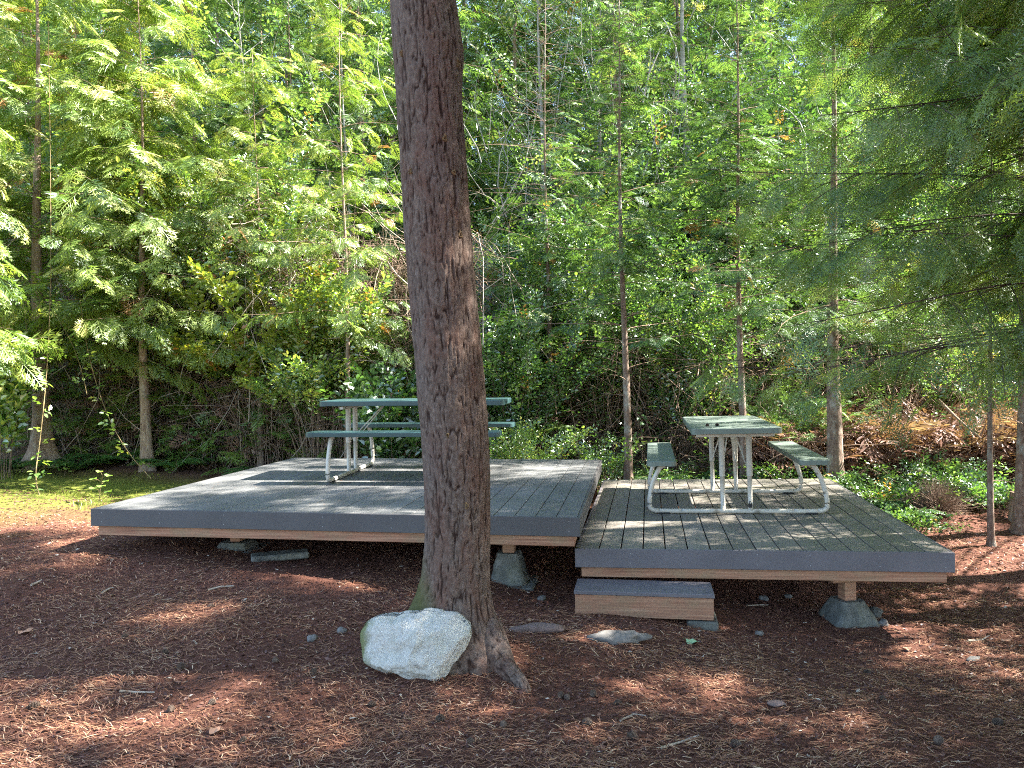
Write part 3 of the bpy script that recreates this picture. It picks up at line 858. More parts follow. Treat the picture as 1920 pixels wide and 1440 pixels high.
# ------------------------------------------------------------------ the pine
YT = 4.28
edges = [(-900, 640, 745), (0, 733, 853), (100, 739, 868), (200, 746, 866), (300, 752, 873), (400, 757, 879), (500, 764, 886), (600, 773, 896), (700, 782, 906), (800, 790, 914), (900, 798, 919), (1000, 801, 919), (1060, 799, 917), (1100, 796, 916), (1150, 786, 922), (1200, 778, 932), (1300, 770, 945)]
zc = []; xc = []; rc = []
for py, a, b in edges:
    pa, pb = aty(a, py, YT), aty(b, py, YT); zc.append(pa[2]); xc.append((pa[0] + pb[0]) / 2); rc.append((pb[0] - pa[0]) / 2 * .985)
o_ = np.argsort(zc); zc, xc, rc = np.array(zc)[o_], np.array(xc)[o_], np.array(rc)[o_]
H = 17.; g0 = gz(-.95, YT) - .08
zs = np.concatenate([np.arange(g0, 4.3, .0075), np.linspace(4.32, H, 120)]); nc = 190
th = np.arange(nc) / nc * 2 * np.pi
cxz = np.interp(zs, zc, xc); rz_ = np.interp(zs, zc, rc)
top = zs > zc[-1]; cxz[top] = xc[-1] - (zs[top] - zc[-1]) * .02; rz_[top] = np.interp(zs[top], [zc[-1], H], [rc[-1], .02])
TH, ZZ = np.meshgrid(th, zs); CX = cxz[:, None]; RR = rz_[:, None] * np.ones_like(TH)
# root flare lobes
zb = ZZ - (g0 + .08)
for a0, wd, am, hh in ((-50, 24, .12, .16), (200, 26, .15, .2), (-5, 24, .08, .16), (-98, 24, .10, .13), (60, 30, .10, .16), (130, 30, .1, .15), (-150, 24, .09, .14)):
    d = (np.degrees(TH) - a0 + 180) % 360 - 180
    RR = RR + am * np.exp(-(d / wd) ** 2) * np.exp(-np.clip(zb, 0, None) / hh)
RR = RR * (1 + .022 * vnoise(np.stack([np.cos(TH) * 1.5, np.sin(TH) * 1.5, ZZ * 1.3], -1), 4))
# bark plates : stretched cellular pattern, periodic round the trunk
circ = 1.15
U = TH / (2 * np.pi) * circ; Vv = ZZ.copy()
def bark_relief(c, s_, z, k=1.):
    w1 = .45 * vnoise(np.stack([c * 2.5, s_ * 2.5, z * 5], -1), 51) + .16 * vnoise(np.stack([c * 7, s_ * 7, z * 16], -1), 52)
    a = vnoise(np.stack([c * 10.5 + w1, s_ * 10.5 + w1, z * 6.5], -1), 41) + .3 * vnoise(np.stack([c * 18, s_ * 18, z * 13], -1), 42)
    a2 = vnoise(np.stack([c * 15 + w1, s_ * 15 - w1, z * 10], -1), 47)
    b = vnoise(np.stack([c * 8, s_ * 8, z * 26 + w1 * 5], -1), 43)
    ca = np.clip(np.abs(a) / .2, 0, 1); c2 = np.clip(np.abs(a2) / .2, 0, 1); cb = np.clip(np.abs(b) / .16, 0, 1)
    f = np.clip(.5 + .5 * fbm(np.stack([c * 15, s_ * 15, z * 24], -1), 3, 8), 0, 1)
    pl = .5 + .5 * vnoise(np.stack([c * 8.5, s_ * 8.5, z * 8], -1), 46)
    return np.clip(ca * (.55 + .45 * c2) * (.66 + .34 * cb) * (.72 + .28 * pl), 0, 1) * .76 + .24 * f


relief = bark_relief(np.cos(TH), np.sin(TH), ZZ)
RR = RR + (relief - .6) * .015
X = CX + np.cos(TH) * RR; Y = YT + np.sin(TH) * RR
nr = len(zs); Q = (np.arange(nr - 1)[:, None] * nc + np.arange(nc)[None]).ravel(); J = (np.arange(nr - 1)[:, None] * nc + (np.arange(nc)[None] + 1) % nc).ravel()
base = np.array([-.95, YT, 0.])
pine = thing('pine_tree', 'big leaning pine with furrowed reddish bark in the middle, boulder at its base', 'tree', tuple(base))
make('trunk', np.stack([X.ravel(), Y.ravel(), ZZ.ravel()], -1) - base, [np.stack([Q, J, J + nc, Q + nc], -1)], M['pine'], pine, True, relief.ravel(), 'relief', 'POINT')
# surface root running towards the camera on the right
rp = [(-.88, 4.24, .13), (-.79, 4.10, .055), (-.705, 4.00, .035), (-.625, 3.92, .02), (-.585, 3.84, -.012), (-.56, 3.79, -.05)]
rp2 = bez(rp, 6); n = len(rp2); P_ = np.array(rp2); P_[:, 2] += np.array([gz(p[0], p[1]) for p in P_]) - .02
rd = np.interp(np.linspace(0, 1, n), [0, .3, .7, 1], [.10, .058, .034, .013])
PP = np.repeat(P_, 3, 0)[:-2]
for i in range(n - 1):
    for k in range(3): PP[i * 3 + k] = P_[i] + (P_[i + 1] - P_[i]) * k / 3
rd3 = np.interp(np.linspace(0, 1, len(PP)), np.linspace(0, 1, n), rd)
Vr, Qr = tubes(PP[None], rd3[None], 40)
th_ = np.tile(np.arange(40) / 40 * 2 * np.pi, len(PP)); al_ = np.repeat(np.linspace(0, .62, len(PP)), 40); rel = bark_relief(np.cos(th_) * .45, np.sin(th_) * .45, al_ * 1.3)
cen = np.repeat(PP, 40, 0); Vr = Vr + (Vr - cen) * (rel[:, None] - .5) * .2
make('root', Vr - base, [Qr], M['pine'], pine, True, rel, 'relief', 'POINT')
m_ = MB(); kn = [(-.9, 4.1, 2.3)]
m, t, o = mat('pitch_scar'); n_ = noise(t, None, 60, 4)
principled(t, o, ramp(t, n_, [(.35, (.16, .09, .05)), (.65, (.42, .28, .13))]), .7, bump(t, n_, 1, .01), .3); M['scar'] = m
for px, py, s in ((850, 104, 1.3), (833, 258, 1.1), (847, 320, .9), (770, 322, .8), (858, 437, 1.1), (753, 100, .9), (875, 948, .9), (842, 815, .7)):
    r_ = ray(px, py); a = r_ * ((YT - .16) / r_[1]); xx, zz = a[0], a[2] + CAMZ
    cxx = np.interp(zz, zs, cxz); rr0 = np.interp(zz, zs, rz_); dx = xx - cxx; yy = YT - math.sqrt(max(1e-4, rr0 ** 2 - dx ** 2))
    th_ = np.arange(18) / 18 * 2 * np.pi; V = []
    nrm = np.array([dx, yy - YT, 0]) / rr0; tg = np.array([-nrm[1], nrm[0], 0])
    for k, (q, e) in enumerate(((1.25, -.006), (1., .007), (.6, .010), (.3, -.001), (0.02, -.004))):
        for a_ in th_:
            w_ = 1 + .25 * math.sin(a_ * 3 + px); V.append(nrm * e + tg * math.cos(a_) * .011 * s * q * w_ + np.array([0, 0, 1]) * math.sin(a_) * .017 * s * q * w_)
    V = np.array(V) + np.array([cxx, YT, zz]) + nrm * rr0 - base
    Q = [[k * 18 + i, k * 18 + (i + 1) % 18, (k + 1) * 18 + (i + 1) % 18, (k + 1) * 18 + i] for k in range(4) for i in range(18)]
    make('knot', V, [np.array(Q)], M['scar'], pine, True)


# ------------------------------------------------------------------ conifers
# sun flecks of the clearing : (pixel x0, y0, x1, y1, openness)
FLECKS = [(-60, 985, 215, 1075, .93), (-60, 905, 260, 985, .9), (20, 1125, 90, 1145, .8), (60, 1080, 190, 1120, .6), (250, 1165, 480, 1190, .85), (400, 1090, 520, 1120, .6), (120, 1425, 300, 1460, .9), (360, 1420, 460, 1460, .9), (560, 1110, 690, 1135, .6),
          (1640, 985, 1960, 1062, .96), (1690, 1075, 1960, 1135, .75), (1640, 1195, 1780, 1228, .85), (1820, 1185, 1960, 1235, .85), (1690, 1140, 1960, 1175, .45), (1020, 1205, 1055, 1222, .8), (1045, 1238, 1085, 1255, .8), (1245, 1243, 1285, 1258, .8), (1380, 1240, 1445, 1258, .8),
          (1130, 1165, 1250, 1185, .75), (1430, 1370, 1600, 1400, .7), (1660, 1345, 1800, 1370, .7), (1880, 1265, 1960, 1280, .8), (620, 1110, 720, 1125, .7),
          (1480, 1310, 1700, 1325, .4), (960, 1235, 1000, 1260, .5)]
FW = []
for a, b, c, d, p in FLECKS:
    A_ = atz((a + c) / 2, b, 0); B_ = atz((a + c) / 2, d, 0); Cc = atz(a, (b + d) / 2, 0); Dd = atz(c, (b + d) / 2, 0)
    FW.append(((Cc[0] + Dd[0]) / 2, (A_[1] + B_[1]) / 2, abs(Dd[0] - Cc[0]) / 2, abs(A_[1] - B_[1]) / 2, p))


SPOTS = []
for px_, py_, y_, rr0 in ((985, 810, 10.1, .55), (1020, 835, 9.9, .4), (278, 760, 10.5, .35), (278, 860, 10.5, .35), (1580, 780, 9.8, .35), (1580, 870, 9.8, .3), (1855, 930, 7.8, .3), (92, 700, 10.4, .4), (1180, 700, 10.1, .4), (200, 900, 9.2, .7), (60, 920, 9.2, .8),
                          (330, 720, 10.9, .8), (480, 700, 11., .8), (430, 820, 10.6, .5), (150, 780, 10.7, .5), (620, 700, 10.8, .6), (1430, 640, 10.5, .6), (1300, 700, 11., .5), (1500, 700, 11., .5), (1700, 790, 11., .7), (1800, 640, 11., .6), (1250, 800, 10.7, .35), (1120, 820, 10.5, .35), (1600, 640, 10.5, .5), (1480, 450, 10.5, .8), (1350, 350, 10.5, .7)):
    SPOTS.append((aty(px_, py_, y_), rr0))


def clear_spots(P, r, pr=.9):
    k_ = np.ones(len(P), bool)
    for T_, rr0 in SPOTS:
        v = P - T_; q = v @ SD; d = np.linalg.norm(v - q[:, None] * SD, axis=1); k_ &= ~((q > rr0 * 1.2) & (d < rr0) & (r.random(len(P)) < pr))
    return k_


def keep_shade(P, r, base_keep=.9, size=.5):
    """which clumps stay, so that the gaps between them let the sun through where the ground is sunlit"""
    k = SD[:2] / SD[2]; x0 = P[:, 0] - k[0] * P[:, 2]; y0 = P[:, 1] - k[1] * P[:, 2]
    x0 = x0; keep = r.random(len(P)) < base_keep
    for cx_, cy_, ax_, ay_, p in FW:
        d = np.hypot((x0 - cx_) / (ax_ + size * .47), (y0 - cy_) / (ay_ + size * .32))
        keep &= ~((d < 1.0) & (r.random(len(P)) < min(1, .5 + .45 * p)))
    # decks : broken light ; z of the deck surface
    for xa, xb, ya, yb, zd, op, sc_ in ((-4.6, -.5, 5.3, 7.1, .6, .88, 1.9), (-4.2, -.45, 7.1, 9.1, .6, .85, 1.8), (-.47, 2.1, 5.5, 9.3, .35, .93, 2.2), (-4.8, 2, 6.4, 9, 1.25, .6, 2.)):
        xd = x0 + k[0] * zd; yd = y0 + k[1] * zd
        nz = vnoise(np.stack([xd * sc_ * .9, yd * sc_ * 2.2, 0 * xd], -1), 17)
        keep &= ~((xd > xa) & (xd < xb) & (yd > ya) & (yd < yb) & (nz > -.12) & (r.random(len(P)) < op))
    dx = P[:, 0] - 3.; z2 = P[:, 2] - dx * SD[2] / SD[0]; y2 = P[:, 1] - dx * SD[1] / SD[0]
    keep &= ~((dx > 1.5) & (z2 > 2.3) & (z2 < 6.5) & (y2 > 4) & (y2 < 9) & (r.random(len(P)) < .75))
    keep &= clear_spots(P, r, .97); keep &= ~(lit_left(P) & (r.random(len(P)) < .96)); keep &= ~(lit_mid(P) & (r.random(len(P)) < .9))
    return keep


def branches(h, z0, nb, L0, seed, up=.12, droop=.35, zpow=1., lfall=1., azr=None, lmin=.25):
    """limb centre lines (nb,7,3) from a straight trunk at the origin"""
    r = np.random.default_rng(seed)
    z = z0 + (h - z0) * np.sort(r.random(nb)) ** zpow * .97
    az = (np.arange(nb) * 2.399 + r.normal(0, .5, nb)) if azr is None else r.uniform(azr[0], azr[1], nb)
    q = (z - z0) / (h - z0); L = L0 * (lmin + (1 - lmin) * (1 - q) ** lfall) * r.uniform(.65, 1.1, nb)
    s = np.linspace(0, 1, 7)[None, :]
    upv = (up + r.normal(0, .08, nb))[:, None] + .4 * q[:, None]; dr = (droop * r.uniform(.6, 1.3, nb))[:, None]
    rad = L[:, None] * s; zz = L[:, None] * (upv * s - dr * s ** 2 + .12 * s ** 4)
    wob = np.cumsum(r.normal(0, .035, (nb, 7)), 1) * L[:, None] * s
    P = np.stack([np.cos(az)[:, None] * rad - np.sin(az)[:, None] * wob, np.sin(az)[:, None] * rad + np.cos(az)[:, None] * wob, z[:, None] + zz], -1)
    return P, L, q


def sprays_on(P, L, per_m, r, start=.18, hang=.35, spread=50, size=.34, sizev=.25, taper=.5):
    """positions, rotations, sizes of leaf sprays along limbs"""
    pos = []; xd = []; sz = []
    for i in range(len(P)):
        n = max(2, int(L[i] * per_m)); t_ = start + (1 - start) * (np.arange(n) + r.random(n) * .8) / n
        t_ = np.clip(t_, 0, .999); k = t_ * 6; a = k.astype(int); f = (k - a)[:, None]
        p = P[i][a] * (1 - f) + P[i][a + 1] * f; d = P[i][a + 1] - P[i][a]; d /= np.linalg.norm(d, axis=1, keepdims=True)
        side = np.where(np.arange(n) % 2 == 0, 1., -1.) * np.radians(spread * r.uniform(.5, 1.25, n)) * (1 - .8 * (t_ > .93))
        c, s = np.cos(side), np.sin(side)
        x = np.stack([d[:, 0] * c - d[:, 1] * s, d[:, 0] * s + d[:, 1] * c, d[:, 2] - np.abs(r.normal(hang, hang * .5, n))], -1)
        pos.append(p); xd.append(x); sz.append(size * (1 - taper * t_ * .6) * r.uniform(1 - sizev, 1 + sizev, n))
    pos = np.concatenate(pos); xd = np.concatenate(xd); sz = np.concatenate(sz)
    up = np.tile([[0, 0, 1.]], (len(pos), 1)); roll = r.normal(0, .45, len(pos))
    return pos, rot_from(xd, up, roll), sz


def crown_mesh(name, tm, pos, Rm, sz, mtl, parent, r, tone=.45, tv=.2, deadf=.015, keep=None):
    if keep is not None: pos, Rm, sz = pos[keep], Rm[keep], sz[keep]
    MBx = MB(); ch = r.integers(0, len(tm), len(pos)); rn = np.clip(r.normal(tone, tv, len(pos)), 0, .95); rn[r.random(len(pos)) < deadf] = 1.
    for k in range(len(tm)):
        s = ch == k
        if s.any():
            V, Q, rr = inst(tm[k], pos[s], Rm[s], sz[s], rn[s], .1); MBx.add(V, Q, None, rr)
    return MBx.build(name, mtl, parent)


def trunk_mesh(h, r0, mtl, parent, lean=(0, 0), bend=.0, seed=0, flare=.6, k=20, name='trunk', sink=.2):
    r = np.random.default_rng(seed); n = 60
    q = np.linspace(0, 1, n) ** 1.5; z = -sink + (h + sink) * q
    w1 = bend * np.stack([np.sin(z * 1.1 + seed) - np.sin(seed), np.cos(z * .8 + seed) - np.cos(seed)], -1)
    P = np.stack([lean[0] * z + w1[:, 0], lean[1] * z + w1[:, 1], z], -1)
    rad = r0 * (1 - np.clip(z, 0, h) / h) ** 1.9 + .005; rad = rad * (1 + flare * np.exp(-np.clip(z, 0, 9) / (r0 * 2.2)))
    V, Q = tubes(P[None], rad[None], k)
    c = np.repeat(P, k, 0); th_ = np.tile(np.arange(k) / k * 2 * np.pi, n); zz = np.repeat(z, k)
    f = 1 + .07 * vnoise(np.stack([np.cos(th_) * 1.4 + seed, np.sin(th_) * 1.4, zz * 2.2], -1), 3) + .3 * flare * np.exp(-np.clip(zz, 0, 9) / (r0 * 2.)) * np.sin(th_ * 4 + seed)
    V = c + (V - c) * f[:, None]
    return make(name, V, [Q], mtl, parent, True), P


def conifer(label, x, y, h, r0, z0, nb, L0, mats, tm, per_m=6, size=.34, lean=(0, 0), seed=0, group=None, hang=.4, droop=.35, up=.12, cat='tree', name='conifer_tree', tone=.45,
            deadn=14, keepf=None, azr=None, spread=50, lfall=1., bend=.02, zpow=1., flare=.6, limbr=.0075, lmin=.25, deadL=.8, dz=None, bare=0.):
    g = gz(x, y); o = thing(name, label, cat, (x, y, g), 0, group); r = np.random.default_rng(seed + 100)
    _, ax = trunk_mesh(h, r0, mats[0], o, lean, bend, seed, flare)
    P, L, q = branches(h, z0, nb, L0, seed, up, droop, zpow, lfall, azr, lmin)
    if keepf is not None:       # short leafy shoots close to the stem
        Ps, Ls, _ = branches(h * .92, z0 + .3, 90, .62, seed + 50, .1, .5, 1., .3); P = np.concatenate([P, Ps]); L = np.concatenate([L, Ls])
    offx = np.interp(P[:, 0, 2], ax[:, 2], ax[:, 0]); offy = np.interp(P[:, 0, 2], ax[:, 2], ax[:, 1])
    P[:, :, 0] += offx[:, None]; P[:, :, 1] += offy[:, None]
    s = np.linspace(1, .15, 7)[None]
    V, Q = tubes(P, (limbr * (L / L0) ** .7)[:, None] * s, 4)
    mb = MB(); mb.add(V, Q)
    if deadn:           # bare dead twigs low on the trunk
        Pd, Ld, _ = branches(z0 + .6, dz or z0 * .3, deadn, deadL, seed + 7, .15, .3, 1., .2)
        Pd[:, :, 0] += np.interp(Pd[:, 0, 2], ax[:, 2], ax[:, 0])[:, None]; Pd[:, :, 1] += np.interp(Pd[:, 0, 2], ax[:, 2], ax[:, 1])[:, None]
        V, Q = tubes(Pd, np.full((deadn, 1), .0055) * s, 3); mb.add(V, Q)
    mb.build('limbs', mats[2] if len(mats) > 2 else mats[0], o, True)
    pos, Rm, sz = sprays_on(P, L, per_m, r, size=size, hang=hang, spread=spread, start=.06)
    kp = None
    if keepf is not None: kp = keepf(pos + np.array([x, y, g]), r)
    if bare:        # the side of the trunk that faces the clearing has lost most of its sprays
        tx = np.interp(pos[:, 2], ax[:, 2], ax[:, 0]); c_ = np.array([-x, -y]) / math.hypot(x, y); lat = (pos[:, 0] - tx) * -c_[1] + pos[:, 1] * c_[0]; fwd = (pos[:, 0] - tx) * c_[0] + pos[:, 1] * c_[1]
        kp = ~((fwd > -.05) & (np.abs(lat) < .26) & (r.random(len(pos)) < bare))
    crown_mesh('crown', tm, pos, Rm, sz, mats[1], o, r, tone, keep=kp)
    return o


def at_base(px, y): p = aty(px, 900, y); return p[0]


def thin_left(P, r):      # rays of sun reach the left-hand foliage between these sprays
    k = SD[:2] / SD[2]; x0 = P[:, 0] - k[0] * P[:, 2]; y0 = P[:, 1] - k[1] * P[:, 2]; keep = ~(lit_left(P) & (r.random(len(P)) < .42)) & clear_spots(P, r, .7)
    for cx_, cy_, ax_, ay_, p in FW:
        keep &= ~((np.hypot((x0 - cx_) / (ax_ + .15), (y0 - cy_) / (ay_ + .15)) < 1) & (r.random(len(P)) < .85 * p))
    return keep


# row nearest to the decks
CM = (M['bark_cedar'], M['cedar'], M['twig'])
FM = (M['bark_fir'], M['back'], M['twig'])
conifer('leftmost cedar with a flared base and a bramble cane hanging in front', -9.05, 10.5, 10.5, .13, 2.0, 115, 2.4, CM, T_CEDAR, 10, .60, lean=(.012, 0), seed=1, hang=.55, tone=.62, name='cedar_tree', flare=1.3, bare=.92)
conifer('straight cedar with a sunlit narrow trunk left of the higher deck', -7.36, 10.6, 8.2, .085, 1.9, 105, 2.2, CM, T_CEDAR, 10, .60, lean=(.004, 0), seed=2, hang=.6, tone=.62, name='cedar_tree', bare=.6)
conifer('cedar whose sunny sprays reach in at the left edge of the picture', -9.0, 8.0, 7.5, .1, 1.5, 95, 1.9, CM, T_CEDAR, 10, .60, seed=3, hang=.6, tone=.6, name='cedar_tree')
conifer('thin cedar sapling trunk in the thicket left of the side-on table', at_base(490, 11.2), 11.2, 6.5, .045, 1.9, 85, 2.1, CM, T_CEDAR, 9, .36, seed=4, hang=.6, tone=.58, name='cedar_tree')
conifer('slim cedar rising directly behind the left half of the side-on table', at_base(652, 10.4), 10.4, 7.5, .045, 2.1, 80, 1.8, CM, T_CEDAR, 8, .34, seed=5, hang=.55, tone=.5, name='cedar_tree')
conifer('dark-stemmed young fir between the pine and the pale slender fir', at_base(1033, 11.6), 11.6, 7.2, .06, 2.2, 78, 1.9, FM, T_CEDAR, 8, .34, seed=6, hang=.3, tone=.4, keepf=thin_left)
conifer('slender fir with a pale bare lower stem behind the gap of the decks', at_base(1178, 10.2), 10.2, 8.2, .055, 1.9, 88, 1.5, FM, T_CEDAR, 8, .34, lean=(-.006, 0), seed=7, hang=.3, droop=.15, tone=.42, keepf=thin_left)
conifer('slender fir with a smooth brown stem right behind the end-on table', at_base(1396, 10.3), 10.3, 8., .052, 1.9, 91, 1.6, FM, T_CEDAR, 8, .34, lean=(-.003, 0), seed=8, hang=.3, droop=.2, tone=.42, keepf=thin_left)
conifer('stout reddish fir trunk at the back right corner of the lower deck', at_base(1568, 9.85), 9.85, 8.6, .098, 1.9, 95, 2.0, (M['bark_fir'], M['back'], M['twig']), T_FIR, 8, .38, lean=(.004, 0), seed=9, hang=.2, tone=.4, keepf=thin_left, flare=.2)
conifer('thin sapling with a pale foot at the right-hand needle bed edge', 3.2, 7.86, 4.6, .028, 1.25, 30, .9, FM, T_CEDAR, 9, .26, lean=(.006, .0), seed=10, hang=.5, tone=.42, flare=.3, deadn=6, deadL=.3, bend=.012)
conifer('mossy fir trunk at the right edge of the picture', 3.66, 8.3, 8., .068, 1.7, 70, 1.8, (M['bark_fir'], M['fir'], M['twig']), T_FIR, 8, .36, seed=12, hang=.3, tone=.4)


# ------------------------------------------------------------------ big shaded fir just right of the frame, its boughs hang into view
def P_open(P, r, pr=.95):
    k = SD[:2] / SD[2]; x0 = P[:, 0] - k[0] * (P[:, 2] - .33); y0 = P[:, 1] - k[1] * (P[:, 2] - .33)
    nz = vnoise(np.stack([x0 * 2.6, y0 * 5.2, 0 * x0], -1), 18); fl = np.zeros(len(P), bool)
    for cx_, cy_, ax_, ay_, p in FW: fl |= (np.hypot((x0 - cx_) / (ax_ + .10), (y0 - cy_) / (ay_ + .08)) < 1) & (r.random(len(P)) < .97)
    return clear_spots(P, r, .75) & ~fl & ~((x0 > -.5) & (x0 < 2) & (y0 > 5.4) & (y0 < 9.2) & (nz > -.12) & (r.random(len(P)) < pr))


def near_fir():
    x, y = 4.2, 6.6; h = 12.; g = gz(x, y); o = thing('fir_tree', 'large shaded fir whose dark boughs hang in from the upper right', 'tree', (x, y, g))
    r = np.random.default_rng(77)
    trunk_mesh(h, .2, M['bark_dark'], o, (0, 0), .02, 3, .5)
    n1 = 74; P, L, q = branches(h, 2.0, n1, 3.4, 20, .22, .42, 1.25, 1.1)
    # an extra set of boughs on the side of the picture
    P2, L2, _ = branches(6.0, 2.0, 66, 3.7, 21, .25, .4, 1., .3, (R(120), R(228)), .6)
    kk_ = P[:, -1, 1] > -2.2; P = P[kk_]; L = L[kk_]; P = np.concatenate([P, P2]); L = np.concatenate([L, L2])
    s = np.linspace(1, .15, 7)[None]; mb = MB(); V, Q = tubes(P, (.0105 * (L / 3.3))[:, None] * s, 5); mb.add(V, Q)
    # second order boughs
    B = []; BL = []
    for i in range(len(P)):
        for t_ in np.arange(.22, .98, .085):
            k = t_ * 6; a = int(k); f = k - a; p = P[i][a] * (1 - f) + P[i][min(6, a + 1)] * f; d = P[i][min(6, a + 1)] - P[i][a]; d /= np.linalg.norm(d) + 1e-9
            for sg in (-1, 1):
                an = sg * R(r.uniform(35, 60)); l_ = L[i] * .36 * (1.05 - t_) * r.uniform(.7, 1.2) + .15
                dd = np.array([d[0] * math.cos(an) - d[1] * math.sin(an), d[0] * math.sin(an) + d[1] * math.cos(an), d[2] - .15])
                ss = np.linspace(0, 1, 7)[:, None]; B.append(p + dd * l_ * ss + np.array([0, 0, -1.]) * l_ * .28 * ss ** 2); BL.append(l_)
    B = np.array(B); BL = np.array(BL); wb = np.array([x, y, g]); kb = (P_open(B[:, 3] + wb, r, .6) & P_open(B[:, 5] + wb, r, .6)) | ((B[:, 3] + wb)[:, 0] > 4.2); B = B[kb]; BL = BL[kb]; V, Q = tubes(B, (.005 * BL)[:, None] * s + .0012, 3); mb.add(V, Q)
    mb.build('limbs', M['bark_dark'], o, True)
    pos, Rm, sz = sprays_on(B, BL, 9.5, r, .05, .4, 45, .30, .35, .3)
    pp = pos + np.array([x, y, g]); vis = (pp[:, 0] < 4.2) & (pp[:, 2] < 6.5) & (pp[:, 1] > 2.5)
    k3 = P_open(pp, r); vis2 = vis & k3; pos2 = pos[vis2]; crown_mesh('crown', T_FIR_NEAR, pos2, Rm[vis2], sz[vis2], M['fir'], o, r, .55, .25, .004)
    k2 = ~vis & (r.random(len(pos)) < .4) & keep_shade(pp, r, 1.)
    crown_mesh('crown', T_CEDAR_LO, pos[k2], Rm[k2], sz[k2] * 1.6, M['fir'], o, r, .45, .2, 0)



# ------------------------------------------------------------------ tall trees beside and above the clearing (they cast the dappled shade)
def in_view(P):
    d = P - np.array([0, 0, CAMZ]); X = d[:, 0] * _cy + d[:, 1] * _sy; D = -d[:, 0] * _sy + d[:, 1] * _cy
    return (D > .3) & (np.abs(X) < .72 * D + .25) & (d[:, 2] < .535 * D + .3)


def canopy_tree(label, x, y, h, r0, z0, nb, L0, seed, group=None, bk=.9, mats=None, notrunk=False):
    g = gz(x, y); o = thing('fir_tree', label, 'tree', (x, y, g), 0, group); r = np.random.default_rng(seed)
    trunk_mesh(h, r0, M['bark_dark'], o, (0, 0), .03, seed, .6)
    P, L, q = branches(h, z0, nb, L0, seed, .15, .3, 1., .8)
    s = np.linspace(1, .15, 7)[None]
    pos, Rm, sz = sprays_on(P, L, 8, r, .12, .25, 60, .55, .3, .2)
    kp = keep_shade(pos + np.array([x, y, g]), r, bk) & ~in_view(pos + np.array([x, y, g]))
    tipw = P[:, -1] + np.array([x, y, g]); midw = P[:, 3] + np.array([x, y, g]); kl = ~(in_view(tipw) | in_view(midw))
    mb = MB(); V, Q = tubes(P[kl], (.02 * (L[kl] / L0))[:, None] * s, 4); mb.add(V, Q); mb.build('limbs', M['bark_dark'], o, True)
    crown_mesh('crown', T_CEDAR_LO, pos, Rm, sz * 1.25, M['fir'], o, r, .45, .2, 0, keep=kp)
    return o


near_fir()
canopy_tree('tall fir beyond the right edge, behind the lower deck level', 6.1, 7.95, 15., .17, 3.0, 120, 3.6, 31)
canopy_tree('tall fir beyond the right edge, level with the pine', 6.6, 4.6, 15., .2, 2.6, 130, 3.9, 32)
canopy_tree('tall fir to the right of the camera position', 5.0, 1.4, 14., .2, 2.6, 130, 3.9, 33)
canopy_tree('tall fir far out on the right side of the clearing', 10.2, 6.4, 16., .2, 3.0, 130, 4.2, 34)
canopy_tree('tall fir right of the clearing, near the camera side', 9.6, 2.6, 16., .2, 3.0, 120, 4.2, 35)
canopy_tree('tall fir right of the clearing, at the foot of the slope', 8.9, 10.6, 13., .2, 3.0, 80, 3.6, 36, bk=.5)
conifer('cedar left of the picture, beside the mossy grass', -12.2, 9.6, 9.5, .12, .8, 100, 2.3, CM, T_CEDAR_LO, 8, .5, seed=131, hang=.5, tone=.6, name='cedar_tree')
conifer('cedar well left of the picture, on the slope edge', -13.6, 12.2, 10.5, .12, .6, 100, 2.5, CM, T_CEDAR_LO, 8, .5, seed=132, hang=.5, tone=.6, name='cedar_tree')
canopy_tree('tall fir behind the camera position on the right', 2.2, -1.2, 13., .2, 3.2, 90, 3.4, 37)
# crown of the pine itself, high above the picture
r = np.random.default_rng(5); P, L, q = branches(16.5, 5.6, 95, 3.6, 55, .1, .2, 1., .7)
P[:, :, 0] += np.interp(P[:, 0, 2], zs, cxz)[:, None] + .95
s = np.linspace(1, .15, 7)[None]; mb = MB(); V, Q = tubes(P, (.03 * (L / 3.6))[:, None] * s, 5); mb.add(V, Q); mb.build('limbs', M['bark_dark'], pine, True)
pos, Rm, sz = sprays_on(P, L, 8, r, .2, .15, 60, .5, .3, .2); kp = keep_shade(pos + base, r, .9) & ~in_view(pos + base)
crown_mesh('crown', T_CEDAR_LO, pos, Rm, sz * 1.2, M['fir'], pine, r, .5, .2, 0, keep=kp)

# ------------------------------------------------------------------ woods on the slope : a few kinds, copied
def dup(src, x, y, rz, s, label, group):
    o = src.copy(); C.objects.link(o); o.location = (x, y, gz(x, y)); o.rotation_euler = (0, 0, rz); o.scale = (s, s, s)
    o['label'] = label; o['group'] = group
    for ch in src.children:
        c = ch.copy(); C.objects.link(c); c.parent = o
    return o


